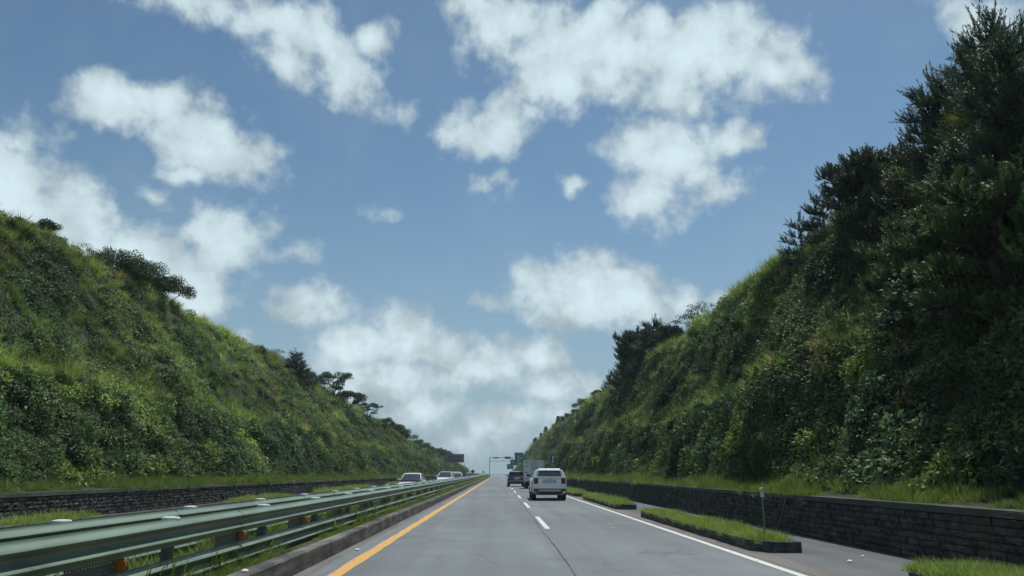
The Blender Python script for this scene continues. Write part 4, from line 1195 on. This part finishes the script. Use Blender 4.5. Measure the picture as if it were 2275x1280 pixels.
# back of the big sign for the oncoming traffic
t = empty('direction_sign', (-11.0, 200, 0), label='back of the big grey sign hanging over the oncoming lanes at left', cat='road sign')
p = panel('sign_panel', 4.1, 2.05, M['sign_back'], t, (-.1, 0, 5.2), .05, M['dark_steel'])
b = MB()
for zz in (-.62, .45, .62): b.box(-2.0, 2.0, -.10, -.03, zz - .035, zz + .035)
for xx in (-1.3, -.45, .4, 1.2): b.box(xx - .03, xx + .03, -.13, -.03, -1.0, .4)
b.build('back_ribs', M['dark_steel'], p)
MB().tube([(-2.6, -.2, -.5), (-2.6, -.2, 6.4)], .14, 10).build('pole', M['dark_steel'], t, smooth='auto')
MB().tube([(-2.6, -.2, 5.9), (1.6, -.2, 5.9)], .08, 8).tube([(-2.6, -.2, 4.7), (1.6, -.2, 4.7)], .08, 8).build('arm', M['dark_steel'], t, smooth='auto')

def diamond(x, y, z, s, label):
    t = empty('warning_sign', (x, y, 0), label=label, cat='warning sign', group='diamond warning signs above the median guardrail')
    MB().tube([(0, .03, .1), (0, .03, z)], .025, 8).build('pole', M['steel'], t, smooth='auto')
    r = s * .7
    o = MB().prism([(0, -r), (r, 0), (0, r), (-r, 0)], 'xz', -.012, .012).build('sign_panel', M['sign_brown'], t); o.location = (0, 0, z)
    r2 = r * .55
    o2 = MB().prism([(0, -r2), (r2, 0), (0, r2), (-r2, 0)], 'xz', -.022, -.014).build('emblem', M['sign_red'], o)
    return t
diamond(-4.12, 124, 1.68, .52, 'nearer and larger diamond sign with a red centre, over the median rails')
diamond(-4.12, 211, 1.72, .46, 'farther and smaller dark diamond sign, over the median rails')

def lamp(x, y, h, label, arm=1.2):
    t = empty('street_lamp', (x, y, zr(y)), label=label, cat='street lamp', group='thin lamp posts at the far left')
    MB().tube([(0, 0, -.5), (0, 0, h * .8), (arm * .3, 0, h * .97), (arm, 0, h)], [.09, .07, .05, .04], 8).build('pole', M['steel'], t, smooth='auto')
    MB().box(arm - .05, arm + .5, -.12, .12, h - .06, h + .05).build('lamp_head', M['steel'], t)
lamp(-16.2, 338, 6.3, 'left one of two thin grey lamp posts past the last dark tree', -.9)
lamp(-14.8, 334, 7.2, 'right one of two thin grey lamp posts past the last dark tree', -.9)

# ------------------------------------------------------------------ vehicles
M['glass'] = mat('tinted_glass', (0.012, 0.016, 0.022), 0.06, 0, 0.6)
M['glass_front'] = mat('windscreen_glass', (0.03, 0.037, 0.042), 0.05, 0, 0.7)
M['tyre'] = mat('tyre_rubber', (0.02, 0.02, 0.021), 0.8)
M['rim'] = mat('alloy_rim', (0.35, 0.36, 0.38), 0.35, 0.7)
M['black_trim'] = mat('black_trim', (0.022, 0.024, 0.027), 0.6)
M['red_lamp'] = mat('tail_lamp_red', (0.22, 0.012, 0.015), 0.15, 0, 0.6, 0.5)
M['clear_lamp'] = mat('headlamp_clear', (0.22, 0.24, 0.25), 0.08, 0, 0.8, 0.5)
M['plate'] = mat('number_plate', (0.55, 0.57, 0.57), 0.5)
M['chrome'] = mat('chrome', (0.6, 0.62, 0.64), 0.15, 1.0)
M['headlight_on'] = mat('headlight_lit', (0.8, 0.8, 0.7), 0.2)
_b = M['headlight_on'].node_tree.nodes['Principled BSDF']; _b.inputs['Emission Color'].default_value = (1, 1, .8, 1); _b.inputs['Emission Strength'].default_value = 2.0
def car_paint(name, col, met=0.0): return mat(name, col, 0.32, met, 0.5, 0.8)
M['white_paint'] = car_paint('white_paint', (0.86, 0.90, 0.91))
M['black_paint'] = car_paint('black_paint', (0.018, 0.020, 0.024), .2)
M['grey_paint'] = car_paint('grey_paint', (0.22, 0.25, 0.27), .4)
M['silver_paint'] = car_paint('silver_paint', (0.42, 0.45, 0.47), .4)

def loft(b, rings, cap=True):
    n = len(rings[0]); s = len(b.v)
    for r in rings: b.v += [tuple(p) for p in r]
    for i in range(len(rings) - 1):
        for k in range(n):
            b.f.append((s + i * n + k, s + i * n + (k + 1) % n, s + (i + 1) * n + (k + 1) % n, s + (i + 1) * n + k)); b.m.append(0)
    if cap:
        b.f.append(tuple(s + k for k in range(n))[::-1]); b.f.append(tuple(s + (len(rings) - 1) * n + k for k in range(n))); b.m += [0, 0]
    return b

def car(spec, x, y, rz, label, group, name='car'):
    """local frame: rear bumper at -L/2, nose at +L/2 (+y is forward), wheels on z=0"""
    L, Wd, H = spec['L'], spec['W'], spec['H']; w = Wd / 2
    paint = M[spec['paint']]; suv = spec.get('suv', True)
    zb = spec.get('belt', .98 if suv else .88); cl = .29 if suv else .17; hood = zb - (.02 if suv else .1)
    t = empty(name, (x, y, zr(y)), rz, label=label, cat='car', group=group)
    # lower body: stations y, half width factor, deck height, sill height
    if suv: st = [(-.5, .88, zb - .20, cl + .26), (-.493, .94, zb - .06, cl + .2), (-.47, .98, zb + .01, cl + .16), (-.38, 1, zb + .01, cl), (-.1, 1, zb - .01, cl), (.18, 1, zb - .02, cl), (.26, .995, hood, cl), (.40, .975, hood - .08, cl), (.46, .93, hood - .16, cl + .03), (.492, .86, hood - .28, cl + .06), (.5, .78, hood - .36, cl + .12)]
    else: st = [(-.5, .84, zb - .16, cl + .2), (-.49, .92, zb - .03, cl + .1), (-.45, .96, zb + .04, cl + .03), (-.33, .99, zb + .03, cl), (-.1, 1, zb, cl), (.15, 1, zb - .02, cl), (.26, .99, hood, cl), (.40, .965, hood - .09, cl), (.46, .91, hood - .17, cl + .02), (.49, .84, hood - .26, cl + .05), (.5, .74, hood - .33, cl + .1)]
    rings = []
    for (fy, fw, zd, zs) in st:
        ww = w * fw; yy = fy * L; hm = zs + (zd - zs) * .55
        half = [(0, zs - .02), (ww * .86, zs - .02), (ww * .97, zs + .05), (ww, hm - .08), (ww, hm + .04), (ww * .975, zd - .06), (ww * .93, zd), (ww * .6, zd + .015), (0, zd + .025)]
        ring = half + [(-a, c) for a, c in half[-2:0:-1]]
        rings.append([(a, yy, c) for a, c in ring])
    bo = loft(MB(), rings).build('body', paint, t, smooth='auto')
    # dark sill and arches
    sl = MB()
    for s in (-1, 1):
        sl.box(min(s * w * .93, s * w * 1.005), max(s * w * .93, s * w * 1.005), -L * .36, L * .38, cl - .03, cl + .10)
    ax = (-.305 * L, .30 * L); wr = spec.get('wheel', .36 if suv else .33)
    for s in (-1, 1):
        for ay in ax:
            n = 14; pr = []
            for i in range(n + 1):
                a = math.pi * i / n; pr.append((ay + (wr + .075) * math.cos(a), wr + (wr + .075) * math.sin(a)))
            sl.prism(pr + [(ay - wr - .075, cl - .02), (ay + wr + .075, cl - .02)], 'yz', s * w * .80, s * (w * 1.002 + .004))
    sl.build('wheel_arches', M['black_trim'], t, smooth='auto')
    # glasshouse
    if suv: gs = [(-.492, .84, zb - .01), (-.455, .735, H - .20), (-.42, .68, H - .06), (-.36, .67, H - .03), (-.05, .68, H - .02), (.06, .675, H - .06), (.12, .71, H - .17), (.27, .88, zb - .02)]
    else: gs = [(-.40, .86, zb + .0), (-.28, .71, H - .13), (-.22, .67, H - .04), (-.08, .67, H - .02), (.02, .675, H - .03), (.07, .69, H - .09), (.26, .88, zb - .04)]
    rings = []
    for (fy, fw, zt_) in gs:
        yy = fy * L; zt_ = max(zt_, zb)
        half = [(0, zb - .05), (w * .93, zb - .05), (w * .93 - (w * .93 - w * fw) * 1.0, zt_ - .02 if zt_ > zb + .05 else zb - .01), (w * fw * .93, zt_), (w * fw * .5, zt_ + .015), (0, zt_ + .02)]
        ring = half + [(-a, c) for a, c in half[-2:0:-1]]
        rings.append([(a, yy, c) for a, c in ring])
    loft(MB(), rings).build('windows', M['glass'] if spec.get('rear', True) else M['glass_front'], t, smooth='auto')
    # roof skin and pillars
    ri = [g_ for g_ in gs if g_[2] > H - .16]
    rr = []
    for (fy, fw, zt_) in ri:
        yy = fy * L; o_ = .012
        half = [(0, zt_ - .03), (w * fw * .97, zt_ - .06), (w * fw + .012, zt_ - .035), (w * fw * .93 + .01, zt_ + o_), (w * fw * .5, zt_ + .015 + o_), (0, zt_ + .02 + o_)]
        rr.append([(a, yy, c) for a, c in half + [(-a, c) for a, c in half[-2:0:-1]]])
    loft(MB(), rr).build('roof', paint, t, smooth='auto')
    pl = MB()
    def pillar(fy0, z0_, f0, fy1, z1_, f1, wd):
        for s in (-1, 1):
            A = Vector((s * w * f0, fy0 * L, z0_)); B = Vector((s * w * f1, fy1 * L, z1_))
            pl.tube([A, A.lerp(B, .5) + Vector((s * .004, 0, .006)), B], [wd, wd, wd * .9], 6)
    if suv:
        pillar(-.478, zb - .01, .88, -.43, H - .07, .69, .07); pillar(.262, zb - .02, .89, .085, H - .08, .69, .035)
        for s in (-1, 1):
            pl.add([(s * w * .945, -.478 * L, zb - .01), (s * w * .94, -.37 * L, zb - .01), (s * w * .70, -.345 * L, H - .05), (s * w * .705, -.435 * L, H - .06)], [(0, 1, 2, 3)] if s > 0 else [(3, 2, 1, 0)])
    else:
        pillar(-.385, zb + .02, .865, -.24, H - .07, .69, .05); pillar(.25, zb - .03, .87, .05, H - .07, .695, .032)
    pillar(-.12, zb - .02, .935, -.13, H - .06, .695 if suv else .685, .03)
    pl.build('pillars', paint, t, smooth='auto', recalc=True)
    # wheels
    tm = MB().lathe([(wr * .62, -.115), (wr * .93, -.115), (wr, -.085), (wr, .085), (wr * .93, .115), (wr * .62, .115)], n=26, axis='x').mesh('tyre', M['tyre'], 'auto')
    rm = MB().lathe([(wr * .60, -.10), (wr * .64, .112), (wr * .56, .118), (wr * .5, .085), (wr * .14, .075), (wr * .12, .10)], n=20, axis='x').mesh('rim', M['rim'], 'auto')
    for s in (-1, 1):
        for ay in ax:
            q = empty('wheel'); q.parent = t; q.location = (s * (w - .125), ay, wr); q.rotation_euler = (0, 0, 0 if s > 0 else math.pi)
            link_mesh('tyre', tm, q); link_mesh('rim', rm, q)
    # mirrors
    for s in (-1, 1):
        m_ = MB(); my = .17 * L
        m_.box(s * w * .93 - .02, s * w * .93 + .02, my - .03, my + .03, zb + .0, zb + .07)
        m_.prism([(s * (w * .94), zb + .03), (s * (w + .17), zb + .05), (s * (w + .19), zb + .17), (s * (w + .05), zb + .19), (s * w * .95, zb + .12)][::s], 'xz', my - .05, my + .08)
        m_.build('mirror', M[spec.get('mirror', 'black_trim')], t, bevel=.01)
    yr = -L / 2; yf = L / 2
    spec.get('rear_fn', rear_plain)(t, L, w, H, zb, cl, yr, paint)
    front(t, L, w, H, zb, cl, yf, hood, spec.get('lit', False))
    return t

def rear_plain(t, L, w, H, zb, cl, yr, paint):
    for s in (-1, 1):
        MB().box(min(s * w * .55, s * w * .88), max(s * w * .55, s * w * .88), yr - .01, yr + .1, zb - .26, zb - .12).build('tail_lamp', M['red_lamp'], t)
    MB().box(-.26, .26, yr - .018, yr + .01, zb - .42, zb - .30).build('number_plate', M['plate'], t)
    MB().box(-w * .8, w * .8, yr - .02, yr + .12, cl + .02, cl + .2).build('rear_bumper', M['black_trim'], t, bevel=.02)

def rear_white(t, L, w, H, zb, cl, yr, paint):
    # bright tailgate window on its slope
    b = MB(); a = .2
    z0_, z1_ = zb + .085, H - .13
    y0_ = -.492 * L - .012 + (z0_ - zb) * .34; y1_ = -.492 * L - .012 + (z1_ - zb) * .34
    b.add([(-w * .70, y0_ - .03, z0_), (w * .70, y0_ - .03, z0_), (w * .575, y1_ - .05, z1_), (-w * .575, y1_ - .05, z1_), (-w * .70, y0_ + .12, z0_), (w * .70, y0_ + .12, z0_), (w * .575, y1_ + .1, z1_), (-w * .575, y1_ + .1, z1_)],
          [(0, 1, 2, 3), (4, 7, 6, 5), (0, 4, 5, 1), (1, 5, 6, 2), (2, 6, 7, 3), (3, 7, 4, 0)])
    b.build('rear_window', M['glass'], t, bevel=.02)
    # painted surround and spoiler
    f = MB()
    for s in (-1, 1):
        f.add([(s * w * .705, y0_ - .02, z0_ - .06), (s * w * .92, y0_ + .03, z0_ - .06), (s * w * .715, y1_ + .04, z1_ + .07), (s * w * .58, y1_ - .03, z1_ + .07),
               (s * w * .705, y0_ + .15, z0_ - .06), (s * w * .92, y0_ + .2, z0_ - .06), (s * w * .715, y1_ + .2, z1_ + .07), (s * w * .58, y1_ + .15, z1_ + .07)],
              [(0, 1, 2, 3), (4, 7, 6, 5), (0, 4, 5, 1), (1, 5, 6, 2), (2, 6, 7, 3), (3, 7, 4, 0)])
    f.box(-w * .94, w * .94, y0_ - .06, y0_ + .2, zb - .03, z0_ - .005)
    f.build('tailgate_surround', paint, t, bevel=.015)
    MB().prism([(y1_ - .17, z1_ + .02), (y1_ - .16, z1_ + .07), (y1_ + .35, z1_ + .16), (y1_ + .35, z1_ + .06), (y1_ + .0, z1_ + .02)], 'yz', -w * .62, w * .62).build('spoiler', paint, t, bevel=.012)
    for s in (-1, 1):                                                # twin upright tail lamps
        q = empty('tail_lamp'); q.parent = t
        for xa, xb in ((.69, .755), (.80, .895)):
            lo_, hi_ = sorted((s * w * xa, s * w * xb))
            MB().box(lo_, hi_, yr - .03, yr + .14, zb - .30, zb - .055).build('lens', M['red_lamp'], q, bevel=.012)
        lo_, hi_ = sorted((s * w * .665, s * w * .91))
        MB().box(lo_, hi_, yr - .018, yr + .12, zb - .32, zb - .035).build('housing', M['black_trim'], q, bevel=.02)
    MB().prism([(-.42, zb - .29), (.42, zb - .29), (.34, zb - .10), (-.34, zb - .10)], 'xz', yr - .012, yr + .05).build('plate_recess', M['silver_paint'], t, bevel=.01)
    MB().box(-.27, .27, yr - .026, yr, zb - .25, zb - .14).build('number_plate', M['plate'], t)
    MB().box(-w * .93, w * .93, yr - .045, yr + .2, cl + .33, cl + .40).build('rear_bumper', paint, t, bevel=.03)
    MB().prism([(-w * .66, cl + .06), (w * .66, cl + .06), (w * .74, cl + .17), (w * .93, cl + .22), (w * .93, cl + .325), (-w * .93, cl + .325), (-w * .93, cl + .22), (-w * .74, cl + .17)], 'xz', yr - .035, yr + .25).build('lower_bumper', M['black_trim'], t, bevel=.02)
    MB().prism([(-.62, cl + .18), (.62, cl + .18), (.66, cl + .29), (-.66, cl + .29)], 'xz', yr - .055, yr).build('skid_plate', M['silver_paint'], t, bevel=.01)
    for s in (-1, 1):
        lo_, hi_ = sorted((s * w * .62, s * w * .86))
        MB().box(lo_, hi_, yr - .058, yr, cl + .235, cl + .285).build('reflector', M['red_lamp'], t)
        MB().tube([(s * w * .62, -.36 * L, H + .005), (s * w * .63, -.2 * L, H + .045), (s * w * .63, 0, H + .04), (s * w * .62, .04 * L, H - .02)], .018, 6).build('roof_rail', M['black_trim'], t, smooth='auto')
    MB().prism([(-.33 * L, H - .01), (-.35 * L, H + .06), (-.30 * L, H)], 'yz', -.02, .02).build('antenna_fin', paint, t)
    MB().box(-.05, .05, yr - .018, yr, zb - .045, zb - .005).build('badge', M['chrome'], t)

def rear_black(t, L, w, H, zb, cl, yr, paint):
    rear_lights = MB()
    for s in (-1, 1):
        lo_, hi_ = sorted((s * w * .62, s * w * .93))
        MB().box(lo_, hi_, yr - .02, yr + .16, zb - .19, zb - .07).build('tail_lamp', M['red_lamp'], t, bevel=.015)
    MB().box(-w * .45, w * .45, yr - .03, yr, zb - .13, zb - .085).build('chrome_strip', M['chrome'], t)
    MB().box(-.27, .27, yr - .022, yr + .01, zb - .30, zb - .19).build('number_plate', M['plate'], t)
    MB().box(-w * .93, w * .93, yr - .05, yr + .2, cl + .26, cl + .37).build('rear_bumper', M['grey_paint'], t, bevel=.03)
    MB().box(-w * .88, w * .88, yr - .03, yr + .2, cl - .0, cl + .255).build('lower_bumper', M['black_trim'], t, bevel=.03)
    MB().prism([(yr + .12, H - .12), (yr + .13, H - .07), (yr + .6, H + .0), (yr + .6, H - .06)], 'yz', -w * .7, w * .7).build('spoiler', M['grey_paint'], t, bevel=.01)

def front(t, L, w, H, zb, cl, yf, hood, lit):
    zh = hood - .30
    for s in (-1, 1):
        lo_, hi_ = sorted((s * w * .50, s * w * .84))
        MB().prism([(yf - .40, zh + .03), (yf - .40, zh + .16), (yf - .10, zh + .09), (yf - .012, zh - .02), (yf - .03, zh - .07)], 'yz', lo_, hi_).build('headlamp', M['headlight_on' if lit else 'clear_lamp'], t, bevel=.03)
    MB().box(-w * .48, w * .48, yf - .2, yf + .012, zh - .10, zh + .03).build('grille', M['black_trim'], t, bevel=.015)
    MB().box(-w * .70, w * .70, yf - .2, yf + .01, cl + .04, cl + .20).build('air_intake', M['black_trim'], t, bevel=.015)
    MB().box(-.26, .26, yf - .01, yf + .022, zh - .25, zh - .14).build('number_plate', M['plate'], t)

GOING = 'vehicles driving ahead in the right lane'; COME = 'oncoming cars beyond the guardrails'
car(dict(L=4.8, W=1.90, H=1.67, paint='white_paint', belt=1.20, rear_fn=rear_white, wheel=.38), 2.80, 44.2, R(0), 'white SUV seen from behind, nearest vehicle, twin upright red tail lamps', GOING)
car(dict(L=4.6, W=1.88, H=1.66, paint='black_paint', belt=1.08, rear_fn=rear_black, wheel=.36), 1.98, 86.5, R(.6), 'black SUV seen from behind with a bright strip over its plate, left of the truck', GOING)
car(dict(L=4.6, W=1.82, H=1.45, paint='white_paint', suv=False, rear=False, mirror='white_paint'), -6.75, 60.5, R(180), 'white saloon, nearest of the oncoming cars', COME)
car(dict(L=4.4, W=1.82, H=1.60, paint='white_paint', rear=False, mirror='white_paint', belt=1.0), -5.95 - .05, 87.5, R(180), 'white tall hatchback, second of the oncoming cars', COME)
car(dict(L=4.6, W=1.84, H=1.66, paint='grey_paint', rear=False), -6.4, 113, R(180), 'grey car half hidden between two oncoming white cars', COME)
car(dict(L=4.5, W=1.82, H=1.50, paint='white_paint', suv=False, rear=False, lit=True), -5.6, 103.5, R(180), 'white oncoming car with its headlights lit, third in the row', COME)
car(dict(L=4.5, W=1.82, H=1.50, paint='silver_paint', suv=False, rear=False), -6.0, 163, R(180), 'small silver oncoming car under the larger diamond sign', COME)
car(dict(L=4.5, W=1.82, H=1.50, paint='white_paint', suv=False, rear=False), -6.1, 208, R(180), 'tiny white oncoming car between the two diamond signs', COME)
car(dict(L=4.5, W=1.82, H=1.62, paint='grey_paint', rear=False), -8.9, 235, R(180), 'tiny grey oncoming car in the outer lane, farthest of all', COME)

# box truck
def truck(x, y, label):
    t = empty('box_truck', (x, y, 0), R(.4), label=label, cat='truck', group=GOING)
    w = .92; yr = -2.5; z0_, z1_ = .78, 2.62
    bp = noise_mat('box_panel_grey', [(0.62, 0.66, 0.68), (0.75, 0.78, 0.80)], (2, 2, .7), .5)
    MB().box(-w, w, yr + .03, .75, z0_, z1_ - .04).build('cargo_box', bp, t, bevel=.015)
    f = MB()
    f.box(-w - .02, w + .02, yr - .01, yr + .10, z1_ - .04, z1_ + .03)
    f.box(-w - .02, -w + .06, yr - .01, yr + .10, z0_ - .02, z1_ - .045); f.box(w - .06, w + .02, yr - .01, yr + .10, z0_ - .02, z1_ - .045)
    f.box(-w - .02, w + .02, yr - .01, yr + .10, z0_ - .08, z0_ - .022)
    f.box(-w - .02, -w + .04, yr + .105, .76, z1_ - .04, z1_ + .02); f.box(w - .04, w + .02, yr + .105, .76, z1_ - .04, z1_ + .02)
    f.build('box_frame', M['sign_white'], t)
    for s in (-1, 1):
        lo_, hi_ = sorted((s * .012, s * (w - .07)))
        d = MB().box(lo_, hi_, yr - .002, yr + .028, z0_ + .0, z1_ - .06).build('rear_door', bp, t, bevel=.008)
        for xx in (.10, .30):
            MB().tube([(s * xx, yr - .035, z0_ + .03), (s * xx, yr - .035, z1_ - .08)], .016, 6).build('lock_rod', M['dark_steel'], d, smooth='auto')
        h = MB()
        for zz in (z0_ + .15, (z0_ + z1_) / 2 - .2, (z0_ + z1_) / 2 + .35, z1_ - .2):
            lo2, hi2 = sorted((s * (w - .25), s * (w - .03)))
            h.box(lo2, hi2, yr - .03, yr - .003, zz - .03, zz + .03)
        h.build('hinge', M['dark_steel'], d)
        MB().box(min(s * .1, s * .3), max(s * .1, s * .3), yr - .06, yr - .05, z0_ + .42, z0_ + .62).build('latch_handle', M['dark_steel'], d)
    c = MB()
    c.prism([(.9, .45), (2.45, .42), (2.5, .95), (2.25, 1.25), (1.95, 1.92), (.95, 1.95)], 'yz', -.85, .85)
    c.build('cab', M['white_paint'], t, bevel=.04)
    MB().prism([(2.27, 1.28), (1.99, 1.86), (2.02, 1.87), (2.31, 1.28)], 'yz', -.75, .75).build('windscreen', M['glass'], t)
    for s in (-1, 1):
        lo_, hi_ = sorted((s * .851, s * .862))
        MB().prism([(1.15, 1.2), (2.05, 1.2), (1.85, 1.8), (1.15, 1.82)], 'yz', lo_, hi_).build('side_window', M['glass'], t)
        MB().tube([(s * .85, 2.1, 1.5), (s * 1.08, 2.15, 1.55)], .015, 6).box(min(s * 1.02, s * 1.2), max(s * 1.02, s * 1.2), 2.11, 2.18, 1.30, 1.62).build('mirror', M['black_trim'], t)
    MB().box(-.35, .35, yr + .1, 2.3, .48, .70).build('chassis', M['black_trim'], t)
    MB().box(-w, w, yr - .02, yr + .08, .42, .56).build('rear_bumper', M['black_trim'], t, bevel=.01)
    MB().box(-.2, .2, yr - .03, yr - .021, .56, .70).build('number_plate', M['plate'], t)
    for s in (-1, 1):
        lo_, hi_ = sorted((s * .42, s * .86))
        MB().box(lo_, hi_, yr - .02, yr + .06, .585, .69).build('tail_lamp', M['red_lamp'], t)
        lo_, hi_ = sorted((s * .50, s * .88))
        MB().box(lo_, hi_, yr + .25, yr + .28, .22, .50).build('mud_flap', M['black_trim'], t)
    wr = .33
    tm = MB().lathe([(wr * .6, -.15), (wr * .93, -.15), (wr, -.12), (wr, .12), (wr * .93, .15), (wr * .6, .15)], n=24, axis='x').mesh('tyre', M['tyre'], 'auto')
    rm = MB().lathe([(wr * .58, -.1), (wr * .62, .14), (wr * .5, .1), (wr * .2, .12)], n=18, axis='x').mesh('rim', M['rim'], 'auto')
    for s in (-1, 1):
        for yy in (yr + .85, 1.75):
            q = empty('wheel'); q.parent = t; q.location = (s * .72, yy, wr); q.rotation_euler = (0, 0, 0 if s > 0 else math.pi)
            link_mesh('tyre', tm, q); link_mesh('rim', rm, q)
truck(3.45, 75.5, 'small grey box truck with twin rear doors, between the black and white SUVs')

# ------------------------------------------------------------------ haze
hm = bpy.data.materials.new('haze'); hm.use_nodes = True
t = hm.node_tree
for n in list(t.nodes):
    if n.type == 'BSDF_PRINCIPLED': t.nodes.remove(n)
pv = t.nodes.new('ShaderNodeVolumePrincipled')
pv.inputs['Color'].default_value = (0.72, 0.86, 1.0, 1); pv.inputs['Density'].default_value = 0.00035; pv.inputs['Anisotropy'].default_value = 0.2
t.links.new(pv.outputs[0], t.nodes['Material Output'].inputs['Volume'])
o = MB().box(-420, 420, -210, 700, -40, 24).build('haze', hm)
tag(o, 'thin bluish summer haze filling the road cutting', kind='stuff')
